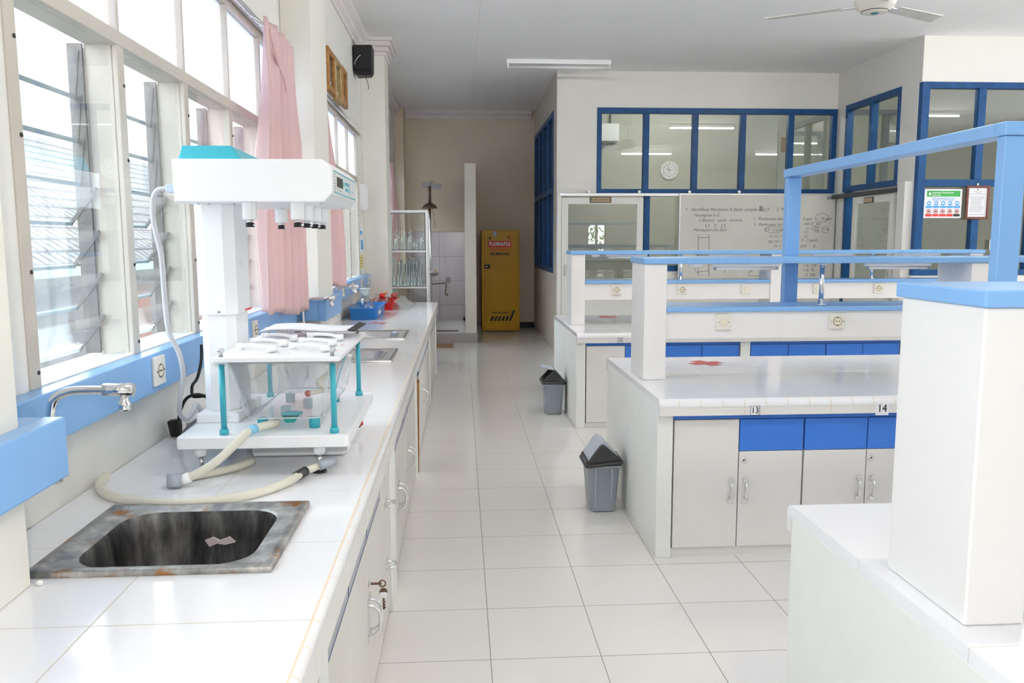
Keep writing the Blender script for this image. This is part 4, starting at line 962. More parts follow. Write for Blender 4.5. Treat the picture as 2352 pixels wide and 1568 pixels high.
# ------------------------------------------------------------------ partition walls of the inner room
PY = 10.75
pw = MB()
pw.box(1.25, PY, 3.185, 4.94, PY+.06, ZC); pw.box(1.25, PY, 2.10, 1.77, PY+.06, 3.185); pw.box(1.25, PY, 0, 1.30, PY+.06, 2.10)
pw.box(2.40, PY, 0, 4.94, PY+.06, 1.085)
struct(pw.build('wall_partition_front', part_m))
pw = MB()
CW0, CW1 = 1.2505, 1.31
pw.box(CW0, PY+.0605, 0, CW1, YF-.001, 1.05); pw.box(CW0, PY+.0605, 3.20, CW1, YF-.001, ZC-.001)
pw.box(CW0, PY+.0605, 1.05, CW1, 11.13, 3.20); pw.box(CW0, 13.86, 1.05, CW1, YF-.001, 3.20)
struct(pw.build('wall_partition_corridor', simple('corridor board', (.62, .56, .48), .5, noise=.03, nscale=2)))
pw = MB()
SX = 4.94
pw.box(SX, 8.82, 3.19, SX+.06, PY, ZC); pw.box(SX, 8.82, 2.10, SX+.06, 9.165, 3.19); pw.box(SX, 10.49, 0, SX+.06, PY, 3.19); pw.box(SX, 8.82, 0, SX+.06, 8.99, 2.10); pw.box(SX, 10.10, 0, SX+.06, 10.49, 1.0)
struct(pw.build('wall_partition_side', part_m))
pw = MB()
QY = 8.76
pw.box(SX, QY, 3.166, XR, QY+.059, ZC); pw.box(SX, QY, 0, XR, QY+.059, 1.10)
struct(pw.build('wall_partition_right', part_m))
# blue framed windows
def bars(lst, name, mat=None, bev=.003):
    m = MB()
    for b in lst: m.box(*b)
    return struct(m.build(name, mat or fblue_m, bevel=bev))
f = .07; Y0, Y1 = PY-.012, PY+.072
w10 = bars([(1.77, Y0, 2.10, 1.83, Y1, 3.185), (4.875, Y0, 2.10, 4.939, Y1, 3.185), (1.83, Y0, 3.115, 4.875, Y1, 3.185), (1.83, Y0, 2.10, 4.875, Y1, 2.155)] +
    [(x, Y0, 2.155, x+.075, Y1, 3.115) for x in (2.375, 3.02, 3.65, 4.29)], 'window_10')
for i, (a, b) in enumerate(((1.83, 2.375), (2.45, 3.02), (3.095, 3.65), (3.725, 4.29), (4.365, 4.875))):
    MB().box(a-.003, PY+.028, 2.15, b+.003, PY+.033, 3.12).build('window_pane', part_gl, w10)
w11 = bars([(2.40, Y0, 1.085, 2.475, Y1, 2.10), (4.80, Y0, 1.085, 4.939, Y1, 2.10), (2.475, Y0, 1.085, 4.80, Y1, 1.16), (3.65, Y0, 1.16, 3.725, Y1, 2.10)], 'window_11')
for a, b in ((2.475, 3.65), (3.725, 4.80)): MB().box(a-.003, PY+.028, 1.155, b+.003, PY+.033, 2.105).build('window_pane', part_gl, w11)
X0, X1 = 1.238, 1.322
w12 = bars([(X0, 11.13, 1.05, X1, 11.20, 3.20), (X0, 13.79, 1.05, X1, 13.86, 3.20), (X0, 11.20, 1.05, X1, 13.79, 1.12), (X0, 11.20, 3.13, X1, 13.79, 3.20), (X0, 11.20, 2.12, X1, 13.79, 2.20)] +
    [(X0, y, z0, X1, y+.07, z1) for y in (11.85, 12.5, 13.15) for z0, z1 in ((1.12, 2.12), (2.20, 3.13))], 'window_12')
for z0, z1 in ((1.11, 2.13), (2.19, 3.14)): MB().box(1.278, 11.19, z0, 1.283, 13.80, z1).build('window_pane', simple('dark blue glazing', (.012, .03, .07), .15) if 'dark blue glazing' not in MATS else MATS['dark blue glazing'], w12)
X0, X1 = SX-.012, SX+.072
w13 = bars([(X0, 9.165, 2.10, X1, 9.225, 3.19), (X0, 10.43, 2.10, X1, 10.49, 3.19), (X0, 9.225, 2.10, X1, 10.43, 2.17), (X0, 9.225, 3.12, X1, 10.43, 3.19), (X0, 9.80, 2.17, X1, 9.87, 3.12)], 'window_13')
for a, b in ((9.22, 9.80), (9.87, 10.435)): MB().box(SX+.028, a, 2.165, SX+.033, b, 3.125).build('window_pane', part_gl, w13)
bars([(X0, 10.36, 0, X1, 10.43, 2.10)], 'trim_6')
Y0, Y1 = QY-.012, QY+.068
w14 = bars([(4.945, Y0, 1.10, 5.03, Y1, 3.166), (5.03, Y0, 3.10, XR, Y1, 3.166), (5.03, Y0, 2.065, XR, Y1, 2.14), (5.03, Y0, 1.10, XR, Y1, 1.165)] +
    [(x, Y0, z0, x+.082, Y1, z1) for x in (5.578, 6.22, 6.86, 7.5, 8.14, 8.78, 9.42) for z0, z1 in ((1.165, 2.065), (2.14, 3.10))], 'window_14')
for z0, z1 in ((1.16, 2.07), (2.135, 3.105)): MB().box(5.02, QY+.026, z0, XR, QY+.031, z1).build('window_pane', part_gl, w14)

# sliding doors
def slide_door(n, M, wd, ht, sign, handle_l=True):
    """local: x along the door, y=0 front face (looks to -y), z up"""
    m = MB(); t = .035; st = .085
    for b in ((0, 0, st, ht), (wd-st, 0, wd, ht), (st, ht-.085, wd-st, ht), (st, 0, wd-st, .98)): m.box(b[0], 0, b[1], b[2], t, b[3], M=M)
    o = struct(m.build('door_%d' % n, simple('door paint %d' % n, (.76, .75, .71), .4), bevel=.003))
    MB().box(st-.003, .015, .975, wd-st+.003, .019, ht-.08, M=M).build('door_glass', part_gl, o)
    m = MB(); hx = .045 if handle_l else wd-.045
    m.box(hx-.018, -.006, 1.02, hx+.018, 0, 1.16, M=M); m.cyl(M @ Vector((hx, -.006, 1.09)), M @ Vector((hx, -.02, 1.09)), .012, n=10)
    m.build('door_handle', steel_m, o)
    return o
d1 = slide_door(1, Matrix.Translation((1.31, PY-.05, .012)), 1.07, 2.03, True)
MB().box(1.675, PY-.062, 1.975, 1.955, PY-.0505, 2.05).build('door_sign', dark_m, d1, bevel=.003)
MB().box(1.69, PY-.0635, 1.985, 1.94, PY-.0622, 2.04).build('sign_face', simple('brass plate', (.50, .36, .20), .4), d1)
text('RUANG INSTRUMEN', .040, (1.815, PY-.0642, 2.0125), FRONT, ink_m, d1, sx=.66)
d2 = slide_door(2, Matrix.Translation((SX-.05, 10.10, .012)) @ Matrix.Rotation(-PI/2, 4, 'Z'), .97, 2.0, True, False)
MB().box(SX-.064, 9.58, 1.93, SX-.0505, 9.80, 1.995).build('door_sign', dark_m, d2, bevel=.003)
MB().box(SX-.0655, 9.59, 1.94, SX-.0642, 9.79, 1.985).build('sign_face', MATS['brass plate'], d2)
struct(MB().box(SX-.09, 8.83, 0, SX-.001, 8.985, 2.125).build('trim_7', simple('jamb paint', (.78, .77, .74), .4), bevel=.004))
o = MB().box(1.28, PY-.07, 2.06, 3.05, PY-.001, 2.098).build('sliding_rail', alu_m, bevel=.004); tag(o, 'aluminium door rail over the door with the brass nameplate', 'door rail')
m = MB()
for k in range(4): m.cyl((1.66+k*.66, PY-.075, 2.115), (1.66+k*.66, PY-.013, 2.115), .018, n=10)
o2 = m.build('rail_bolts', alu_m, o)
o = MB().box(SX-.075, 9.0, 2.02, SX-.013, 10.66, 2.075).build('sliding_rail', dark_m, bevel=.004); tag(o, 'dark door rail over the second door beside the whiteboard', 'door rail')
struct(MB().box(1.25, PY-.055, 0, 1.306, PY-.001, 2.125).build('trim_8', MATS['jamb paint'], bevel=.003))

# ---- whiteboard with handwriting
WX0, WX1, WZ0, WZ1, WY = 2.86, 4.905, .985, 2.075, PY-.095
wbd = thing('whiteboard', 'large worn whiteboard covered in handwritten chemistry notes', 'whiteboard', ((WX0+WX1)/2, WY, WZ0))
MB().box(WX0, WY, WZ0, WX1, WY+.018, WZ1).build('board', wb_m, wbd)
m = MB(); t = .018
for b in ((WX0-t, WZ0-t, WX1+t, WZ0), (WX0-t, WZ1, WX1+t, WZ1+t), (WX0-t, WZ0, WX0, WZ1), (WX1, WZ0, WX1+t, WZ1)): m.box(b[0], WY-.006, b[1], b[2], WY+.022, b[3])
m.build('board_frame', alu_m, wbd)
m = MB(); m.box(WX0+.2, WY+.0185, 2.02, WX0+.24, PY-.002, 2.06); m.box(WX1-.3, WY+.0185, 2.02, WX1-.26, PY-.002, 2.06); m.build('wall_hook', alu_m, wbd)
wy = WY-.0008
def wtxt(s, x, z, size, sh=.15): text(s, size, (x, wy, z), FRONT, inkg_m, wbd, 'handwriting', 'LEFT', .92, .0002, sh)
# board maps photo px 1558..1925 x, 447..640 y
bx_ = lambda px: WX0+(px-1558)/(1924-1558)*(WX1-WX0)
bz_ = lambda py: WZ1-(py-449)/(640-449)*(WZ1-WZ0)
for s, px, py, sz in (('1   Identifikasi Rhodamin B dalam sampel', 1569, 482, .062), ('KLT', 1751, 483, .06), ('2  Pro', 1786, 482, .06), ('- Menyiapkan fs G', 1584, 495, .055), ('n Butanol   asetat   amoniak', 1603, 506, .055), ('5.5    2    2.5', 1616, 519, .058), ('- Menyiapkan plat diam', 1584, 528, .055),
        ('1.  Pembuatan baku induk', 1731, 503, .058), ('2.  Pembuatan kurva', 1732, 516, .058), ('0.5 - 3 ppm', 1760, 528, .055), ('V1 C1 = V2', 1770, 543, .055), ('dan 10 = 5', 1768, 555, .055), ('V1 = .', 1782, 566, .055),
        ('0 ppm  ->  10 ppm', 1850, 503, .056), ('1000  =  100', 1851, 515, .05), ('V1 =', 1858, 525, .05), ('1000', 1876, 523, .045), ('1000', 1877, 532, .045), ('1 mL', 1898, 527, .05), ('V2', 1855, 534, .045), ('C2', 1853, 543, .05), ('5 - 3 ppm)', 1849, 552, .055), ('pm)', 1847, 565, .055), ('A', 1877, 566, .06),
        ('Penjenuhan', 1592, 584, .058), ('-  22', 1653, 612, .05), ('3', 1664, 624, .05), ('> 0. 129', 1855, 611, .058), ('> 0. 70', 1855, 621, .058), ('- 0. 500', 1856, 632, .058)):
    wtxt(s, bx_(px), bz_(py), sz)
m = MB()
def stroke(pts, r=.0028, closed=False): m.tube([(bx_(a), wy+.0005, bz_(b)) for a, b in pts], r, 4, closed=closed)
stroke([(1601, 539), (1627, 539), (1629, 633), (1603, 630)], closed=True); stroke([(1601, 546), (1628, 545)]); stroke([(1602, 624), (1628, 621)])
stroke([(1725, 592), (1725, 633), (1752, 634)]); stroke([(1728, 625), (1740, 612)]); stroke([(1733, 482), (1748, 483)]); stroke([(1874, 528), (1890, 528)]); stroke([(1593, 608), (1596, 620), (1602, 626)]); stroke([(1660, 617), (1675, 617)])
for cx_, cy_, rx, ry in ((1781, 528, 22, 7), (1878, 515, 7, 5), (1905, 528, 9, 7), (1896, 501, 16, 10)): stroke([(cx_+rx*math.cos(a), cy_+ry*math.sin(a)) for a in [2*PI*k/20 for k in range(20)]], .0024, True)
m.build('sketch_lines', inkg_m, wbd)
MB().box(bx_(1745), WY-.001, bz_(486), bx_(1753), WY-.0002, bz_(474)).build('ink_smudge', inks_m, wbd)
MB().box(bx_(1906), WY-.001, bz_(459), bx_(1922), WY-.0002, bz_(452)).build('corner_stamp', inks_m, wbd)

# ---- notices on the right partition
NY = QY-.016
e = thing('safety_sign', 'white safety sign with green header and rows of pictograms on the blue window frame', 'safety sign', (5.24, NY, 1.72))
MB().box(5.03, NY, 1.725, 5.452, NY+.003, 2.036).build('sign_board', paper_m, e)
wp = MATS['white print']
s = e.children[0]
MB().box(5.055, NY-.001, 1.955, 5.43, NY, 2.018).build('green_header', greenp_m, s)
m = MB(); m.box(5.073, NY-.002, 1.979, 5.105, NY-.001, 1.991); m.box(5.083, NY-.002, 1.969, 5.095, NY-.001, 1.979); m.box(5.083, NY-.002, 1.991, 5.095, NY-.001, 2.001); m.build('cross_mark', wp, s)
text('Utamakan Keselamatan', .030, (5.115, NY-.0018, 1.997), FRONT, wp, s, ax='LEFT', sx=.85)
text('Safety First', .026, (5.115, NY-.0018, 1.970), FRONT, wp, s, ax='LEFT', sx=.85)
text('Gunakan Alat Pelindung Diri yang Sesuai', .018, (5.242, NY-.001, 1.938), FRONT, bluei_m, s, sx=.88)
text('Wear Suitable Personal Protective Equipment', .016, (5.242, NY-.001, 1.920), FRONT, bluei_m, s, sx=.85)
for k in range(5):
    x = 5.085+k*.079
    MB().lathe([(.024, 0), (.024, .001)], (x, NY-.001, 1.884), 16, ax='Y').build('blue_pictogram', bluei_m, s)
    MB().box(x-.014, NY-.0018, 1.878, x+.012, NY-.001, 1.892).build('pictogram_detail', wp, s)
    MB().box(x-.036, NY-.001, 1.832, x+.036, NY, 1.857).build('blue_caption', bluei_m, s)
    MB().tube([(x+.022*math.cos(a), NY-.001, 1.797+.022*math.sin(a)) for a in [2*PI*q/16 for q in range(16)]], .003, 4, closed=True).build('red_ring', red_m, s)
    mm = MB(); mm.box(x-.010, NY-.0012, 1.789, x+.010, NY-.0002, 1.804); mm.build('ring_symbol', ink_m, s)
    MB().box(x-.036, NY-.001, 1.742, x+.036, NY, 1.768).build('red_caption' if k < 4 else 'black_caption', red_m if k < 4 else ink_m, s)
e = thing('framed_notice', 'typed notice in a red-brown wooden frame beside the safety sign', 'framed notice', (5.62, NY, 1.71))
m = MB(); x0, x1, z0, z1, t = 5.49, 5.752, 1.71, 2.073, .026
for b in ((x0, z0, x0+t, z1), (x1-t, z0, x1, z1), (x0+t, z0, x1-t, z0+t), (x0+t, z1-t, x1-t, z1)): m.box(b[0], NY-.022, b[1], b[2], NY, b[3])
m.build('frame', woodr_m, e, bevel=.004)
sh = MB().box(x0+t*.8, NY-.010, z0+t*.8, x1-t*.8, NY-.004, z1-t*.8).build('sheet', paper_m, e)
m = MB()
for k in range(18):
    if k in (3, 16): continue
    w_ = (.05, .03, .09)[k] if k < 3 else .08*(.7+.3*random.random())
    off = 0 if k < 3 else -.085+w_
    m.box(x0+.131-w_+off*(k >= 3)*.6, NY-.0108, z1-.065-k*.0145, x0+.131+w_+off*(k >= 3)*.6, NY-.0102, z1-.061-k*.0145)
m.build('typed_lines', inks_m, sh)
MB().lathe([(.009, 0), (.009, .0006)], (x0+.131, NY-.0108, z1-.043), 12, ax='Y').build('crest', simple('olive crest', (.25, .25, .10), .6), sh)
MB().box(x0+.121, NY-.004, z1, x0+.141, NY, z1+.025).build('hanger', steel_m, e)
o = MB().box(5.80, QY-.014, 1.38, 5.99, QY-.0125, 1.49).build('hanging_paper', paper_m); tag(o, 'white paper on the blue window frame right of the framed notice', 'paper')

# ---- inside the glazed room
IY = YF-.002
e = thing('wall_clock', 'round white wall clock seen through the partition glass', 'clock', (3.555, IY, 2.67))
MB().lathe([(.155, 0), (.155, -.03), (.145, -.036), (.14, -.028), (.01, -.027)], (3.555, IY, 2.67), 36, ax='Y').build('clock_case', white_m, e)
fc = MB().lathe([(.138, -.0285), (.138, -.029)], (3.555, IY, 2.67), 30, ax='Y').build('dial', paper_m, e)
for h in range(1, 13):
    a = PI/2-h*PI/6; text(str(h), .040, (3.555+.108*math.cos(a), IY-.030, 2.67+.108*math.sin(a)), FRONT, ink_m, fc, 'numeral')
def hand(ang, l, w_):
    a = PI/2-ang*2*PI; d = Vector((math.cos(a), 0, math.sin(a))); n = Vector((-d.z, 0, d.x)); p = Vector((3.555, IY-.031, 2.67)); q = Vector((0, -.002, 0))
    b = [p-n*w_-d*.015, p+n*w_-d*.015, p+d*l+n*w_*.5, p+d*l-n*w_*.5]
    return MB().hull(b, [v+q for v in b])
hand(9.93/12, .062, .005).build('hour_hand', ink_m, e); hand(56/60, .105, .004).build('minute_hand', ink_m, e); hand(15/60, .05, .0015).build('second_hand', ink_m, e)
e = thing('air_conditioner', 'white air conditioner on the inner room wall behind the first glass pane', 'air conditioner', (2.3, IY-.1, 3.1))
MB().box(2.0, IY-.20, 3.13, 2.655, IY, 3.42).build('housing', white_m, e, bevel=.012); MB().box(2.0, IY-.21, 3.07, 2.48, IY-.06, 3.125).build('louvre', dark_m, e, bevel=.006)
MB().tube(smoothpath([(2.53, IY-.05, 3.42), (2.53, IY-.03, 3.56), (2.56, IY-.03, 3.605), (2.70, IY-.03, 3.61)]), .012, 8).build('pipe', dark_m, e)
struct(MB().box(2.92, IY-.12, 0, 3.02, IY+.001, ZC).build('column', inner_m)) if False else None
o = MB().box(5.49, IY-.006, 2.98, 5.68, IY, 3.23).build('hanging_brown_paper', board_m); tag(o, 'square of brown paper on the inner room wall behind the fourth pane', 'paper')

# ------------------------------------------------------------------ islands
IX0, IX1, IZ = .905, 4.62, .767
def island(nm, fy, p0, p1, by, flabel, first_plain, numbers, crosses, kit):
    """fy/by: front and back edge of the worktop; p0-p1: depth of the posts"""
    tm = tile('island tile '+nm, (.86, .86, .875), (.66, .62, .57), [('X', .893, .4095), ('Y', by, .4135)], rough=.10, vary=.015, gw=.003)
    em = tile('island edge '+nm, (.86, .86, .87), (.70, .62, .50), [('X', .893, .1024)], rough=.12, vary=.015, gw=.003)
    am = tile('island apron '+nm, (.80, .78, .745), (.72, .62, .50), [('X', .893, .4095)], rough=.2, vary=.02, gw=.004)
    e = thing('lab_island', flabel[0], 'laboratory bench', ((IX0+IX1)/2, (fy+by)/2, 0), 'tiled laboratory islands')
    MB().box(IX0, fy+.03, IZ-.03, IX1, by-.03, IZ).build('worktop', tm, e)
    m = MB()
    for y, s in ((fy+.03, 1), (by-.03, -1)):
        pr = [(y, IZ-.0002)] + [(y-s*.030*math.sin(a*PI/16), IZ-.030+.030*math.cos(a*PI/16)) for a in range(1, 9)] + [(y-s*.030, IZ-.036), (y, IZ-.036)]
        m.prism(pr, 'X', IX0, IX1)
    m.build('edge_tiles', em, e)
    m = MB(); m.box(IX0, fy+.002, .690, IX1, fy+.03, IZ-.0365); m.box(IX0, by-.03, .690, IX1, by-.002, IZ-.0365); m.build('apron', am, e)
    m = MB()
    ey = fy+.033; eb = by-.033
    for (x0, x1, ya, yb) in ((IX0, .978, ey, eb), (2.228, 2.308, ey, ey+.30), (3.555, 3.635, ey, ey+.30), (IX1-.07, IX1, ey, eb)):
        mid = 1 < x0 < 4
        MB().box(x0, ya, 0, x1, yb, .690 if mid else IZ-.0305).build('pier' if mid else 'end_wall', plaster_m, e, bevel=.003)
    MB().box(.978, by-.06, 0, IX1-.07, by-.04, .69).build('back_panel', lam_m, e)
    for (txt, x, big) in numbers:
        s = .062 if big else .045
        lb = MB().box(x-s/2, fy+.0005, .711-s*.5, x+s/2, fy+.0018, .711+s*.5).build('number_label', paper_m, e)
        text(txt, .040 if not big else .052, (x, fy-.0002, .711), FRONT, ink_m, lb, 'numeral', sx=.9)
        if not big:
            b = MB()
            for q in ((x-s/2, -s/2, x+s/2, -s/2+.002), (x-s/2, s/2-.002, x+s/2, s/2), (x-s/2, -s/2, x-s/2+.002, s/2), (x+s/2-.002, -s/2, x+s/2, s/2)): b.box(q[0], fy-.0001, .711+q[1], q[2], fy+.0004, .711+q[3])
            b.build('label_border', ink_m, lb)
    # cabinets along the front
    CGI = 'blue topped cabinets in the islands'
    dy = fy+.043
    for ui, xs in enumerate(([.985, 1.297, 1.606], [1.610, 1.916, 2.222], [2.314, 2.625, 2.932], [2.936, 3.24, 3.548], [3.642, 4.09, 4.54])):
        c = thing('base_cabinet', 'blue topped cream cabinet in the %s, %s' % (flabel[1], ('at its aisle end', 'second from the aisle end', 'just past its first pier', 'before its second pier', 'farthest from the aisle')[ui]), 'cabinet', ((xs[0]+xs[2])/2, dy+.2, 0), CGI)
        MB().box(xs[0]+.003, dy+.022, .042, xs[2]-.003, dy+.26, .662).build('carcass', lam_m, c)
        MB().box(xs[0]-.003, dy+.012, 0, xs[2]+.003, dy+.03, .0405).build('kick_board', lam_m, c)
        MB().box(xs[0]-.003, dy+.006, .6635, xs[2]+.003, dy+.03, .688).build('top_rail', dblue_m, c)
        for k in (0, 1):
            plain = first_plain and ui == 0 and k == 0
            d = MB().box(xs[k]+.002, dy, .044, xs[k+1]-.002, dy+.02, .661 if plain else .507).build('door', lam_m, c, bevel=.003)
            if not plain: MB().box(xs[k]+.002, dy, .509, xs[k+1]-.002, dy+.02, .661).build('blue_panel', dblue_m, c, bevel=.003)
            hx = xs[1]-.036 if k == 0 else xs[1]+.033
            pull(MB(), (hx, dy, .32), 'Y', .098).build('handle', chrome_m, d)
            if k == 1:
                MB().lathe([(.014, 0), (.014, -.003), (.011, -.005), (.007, -.004), (.006, -.002)], (xs[1]+.024, dy, .465), 18, ax='Y').build('lock', chrome_m, d)
                MB().cyl((xs[1]+.024, dy-.0025, .465), (xs[1]+.024, dy-.0045, .465), .004, n=8).build('keyhole', bronze_m, d)
    # shelf unit
    r = thing('reagent_shelf', 'blue topped reagent shelf on white posts over the %s' % flabel[1], 'shelf', ((IX0+IX1)/2, (p0+p1)/2, IZ), 'reagent shelves over the islands')
    posts = ((.945, 1.063), (2.692, 2.812), (4.48, 4.60))
    for a, b in posts: MB().box(a, p0, IZ+.0004, b, p1, 1.372).build('post', shelf_m, r, bevel=.004)
    MB().box(.936, p0-.012, 1.3725, 4.61, p1+.012, 1.404).build('upper_shelf', blue_m, r, bevel=.004)
    m = MB(); m2 = MB()
    for a, b in ((1.0635, 2.6915), (2.8125, 4.4795)): m.box(a, p0+.012, .982, b, p1-.012, 1.1225); m2.box(a, p0-.004, 1.1228, b, p1+.004, 1.148)
    m.build('service_duct', shelf_m, r, bevel=.002); m2.build('lower_shelf', blue_m, r, bevel=.004)
    for x in (1.915, 3.63):
        y = p0+.075
        pl = MB().cyl((x, y, 1.1485), (x, y, 1.372), .0125, n=16).build('support_pole', chrome_m, r)
        MB().lathe([(.026, 0), (.026, .005), (.017, .010), (.0165, .028), (.0126, .03)], (x, y, 1.1482), 18).build('pole_collar', chrome_m, pl)
        MB().lathe([(.018, 1.362), (.02, 1.372)], (x, y, 0), 16).build('pole_cap', chrome_m, pl)
    for (i, (x, wd)) in enumerate(kit['tubes']):
        lp = thing('under_shelf_lamp', 'slim fluorescent lamp under the shelf of the %s, %s' % (flabel[1], ('aisle end', 'left of its middle post', 'right of its middle post', 'far end')[i if len(kit['tubes']) == 4 else i+1]), 'lamp', (x+wd/2, p0+.05, 1.35), 'lamps under the reagent shelves')
        yy = p0+.045
        MB().box(x, yy-.012, 1.355, x+wd, yy+.012, 1.3722).build('lamp_body', white_m, lp, bevel=.002)
        MB().cyl((x+.02, yy-.004, 1.346), (x+wd-.02, yy-.004, 1.346), .0078, n=12).build('tube', tube_off, lp)
        k = MB()
        for q in (x+.01, x+wd-.018): k.box(q, yy-.012, 1.338, q+.009, yy+.008, 1.356)
        k.build('lamp_holder', simple('holder blue grey', (.35, .42, .52), .4) if 'holder blue grey' not in MATS else MATS['holder blue grey'], lp)
    for (i, x) in enumerate(kit['domes']):
        o = MB().lathe([(.018, -.020), (.034, -.017), (.038, -.002), (.038, 0)], (x, p0+.05, 1.3722), 18).build('lamp_ballast', white_m)
        tag(o, 'small white lamp ballast under the shelf of the %s' % flabel[1], 'lamp ballast', 'lamp ballasts')
    for (kind, x, where) in kit['plates']:
        plate(kind, (x, p0+.0105, 1.068), 'Y', 'ivory %s on the shelf duct of the %s, %s' % ('socket' if kind == 'socket' else 'rocker switch', flabel[1], where), 'plates on the shelf ducts')
    for (x, y, rot, wh) in crosses: tape_cross(x, y, IZ, .20, .075, rot, 'red tape cross on the worktop of the %s' % flabel[1])
    return e
island('A', .96, 1.423, 1.706, 2.172, ('white tiled island in the near right corner of the photo, only its end showing', 'near island'), False, [], [],
       dict(tubes=[(1.31, .36), (2.13, .36), (3.05, .36), (3.9, .35)], domes=[1.16], plates=[('switch', 1.365, 'first on it')]))
island('B', 3.655, 4.19, 4.505, 5.05, ('white tiled island numbered 13 and 14', 'middle island'), True, [('13', 1.352, False), ('14', 1.958, True)], [(1.45, 4.755, .35, 0)],
       dict(tubes=[(1.31, .36), (2.13, .36), (3.05, .36), (3.9, .35)], domes=[1.225], plates=[('switch', 1.366, 'nearest the aisle'), ('socket', 1.977, 'by the chrome pole'), ('switch', 3.2, 'right of the middle post')]))
island('C', 6.36, 7.01, 7.30, 7.98, ('white tiled island numbered 25 farthest from the camera', 'far island'), True, [('25', 1.247, False)], [(1.40, 7.75, .35, 0)],
       dict(tubes=[(1.25, .36), (2.15, .36), (3.07, .36), (3.87, .36)], domes=[1.16], plates=[('socket', 1.337, 'nearest the aisle'), ('socket', 1.913, 'by its first chrome pole'), ('switch', 2.478, 'left of the middle post'), ('switch', 3.117, 'right of the middle post'), ('socket', 3.666, 'by its second chrome pole')]))
# light blue conduit frame
e = thing('conduit_frame', 'light blue overhead conduit frame on two square posts between two islands', 'conduit frame', (1.85, 2.71, 0))
MB().box(1.815, 2.69, 0, 1.892, 2.735, 1.838).build('post', blue_m, e, bevel=.003)
MB().box(1.815, 4.521, .985, 1.892, 4.575, 1.838).build('post', blue_m, e, bevel=.003)
MB().box(1.81, 2.745, 1.8385, 1.897, 4.582, 1.884).build('beam', blue_m, e, bevel=.003)
MB().box(1.81, 2.685, 1.8385, 4.2, 2.742, 1.884).build('beam', blue_m, e, bevel=.003)
MB().box(4.12, 2.69, 0, 4.197, 2.735, 1.838).build('post', blue_m, e, bevel=.003)

# ------------------------------------------------------------------ bins
def bin_(x0, y0, label, ang, flap_open, wd=.165, dp=.20):
    e = thing('swing_bin', label, 'bin', (x0+wd/2, y0+dp/2, 0), 'grey swing bins beside the islands')
    c = Vector((x0+wd/2, y0+dp/2, 0)); k = [(.068, .085, .002, .018), (.070, .088, .02, .02), (.092, .108, .262, .024)]
    R = lambda hx, hy, z, r: rect_loop(c.x-hx, c.y-hy, c.x+hx, c.y+hy, z, r, 5)
    MB().loft([R(.066, .083, .004, .02), R(.070, .087, .010, .02), R(.090, .107, .258, .024), R(.101, .118, .260, .026), R(.101, .118, .268, .026), R(.088, .105, .268, .024), R(.067, .083, .02, .02)], True, True).build('bin_body', bin_m, e)
    m = MB()
    for dx in (-.045, .045): m.hull([(c.x+dx-.004, c.y-.0905, .03), (c.x+dx+.004, c.y-.0905, .03), (c.x+dx+.004, c.y-.087, .03), (c.x+dx-.004, c.y-.087, .03)], [(c.x+dx-.004, c.y-.1085, .25), (c.x+dx+.004, c.y-.1085, .25), (c.x+dx+.004, c.y-.104, .25), (c.x+dx-.004, c.y-.104, .25)])
    m.build('rib', bin_m, e)
    MB().box(c.x-.05, c.y-.075, 0, c.x+.05, c.y+.075, .004).build('base', dark_m, e)
    T = Matrix.Translation((c.x, c.y, .270)) @ Matrix.Rotation(ang, 4, 'Y') @ Matrix.Translation((-c.x, -c.y, -.270))
    lid = MB(); X = lambda L_: [T @ Vector(p) for p in L_]
    lid.loft([X(R(.104, .121, .268, .026)), X(R(.108, .125, .272, .028)), X(R(.108, .125, .284, .028)), X(R(.098, .116, .290, .026))], True, True)
    for s in (-1, 1):       # gable cheeks
        y1 = c.y+s*.112; y2 = c.y+s*.100
        pa = [(-.096, .290), (-.086, .305), (-.012, .384), (.004, .388), (.014, .382), (.088, .305), (.096, .290)]
        lid.hull(X([(c.x+a, y1, b) for a, b in pa]), X([(c.x+a, y2, b) for a, b in pa]))
    lid.hull(X([(c.x-.10, c.y-.10, .288), (c.x-.085, c.y-.10, .288), (c.x-.085, c.y+.10, .288), (c.x-.10, c.y+.10, .288)]), X([(c.x-.094, c.y-.10, .306), (c.x-.085, c.y-.10, .306), (c.x-.085, c.y+.10, .306), (c.x-.094, c.y+.10, .306)]))
    if flap_open: 
        lid.hull(X([(c.x+.004, c.y-.10, .386), (c.x+.092, c.y-.10, .300), (c.x+.092, c.y+.10, .300), (c.x+.004, c.y+.10, .386)]), X([(c.x+.002, c.y-.10, .380), (c.x+.088, c.y-.10, .296), (c.x+.088, c.y+.10, .296), (c.x+.002, c.y+.10, .380)]))
    lo = lid.build('lid', dark_m, e, bevel=.003)
    fl = MB()
    if flap_open:
        A = [(-.105, .405), (-.004, .386), (.005, .392), (-.10, .416)]
    else:
        A = [(-.082, .300), (-.085, .310), (-.018, .392), (.002, .404), (.022, .394), (.084, .312), (.080, .302), (0, .385)]
    fl.hull(X([(c.x+a, c.y-.096, b) for a, b in A]), X([(c.x+a, c.y+.096, b) for a, b in A]))
    fl.build('swing_flap', binl_m, e, bevel=.004)
    return e
bin_(.690, 4.345, 'grey swing bin with its lid askew beside the island numbered 13 and 14', -.10, False)
bin_(.705, 6.92, 'grey swing bin with its flap tipped open beside the island numbered 25', .02, True)

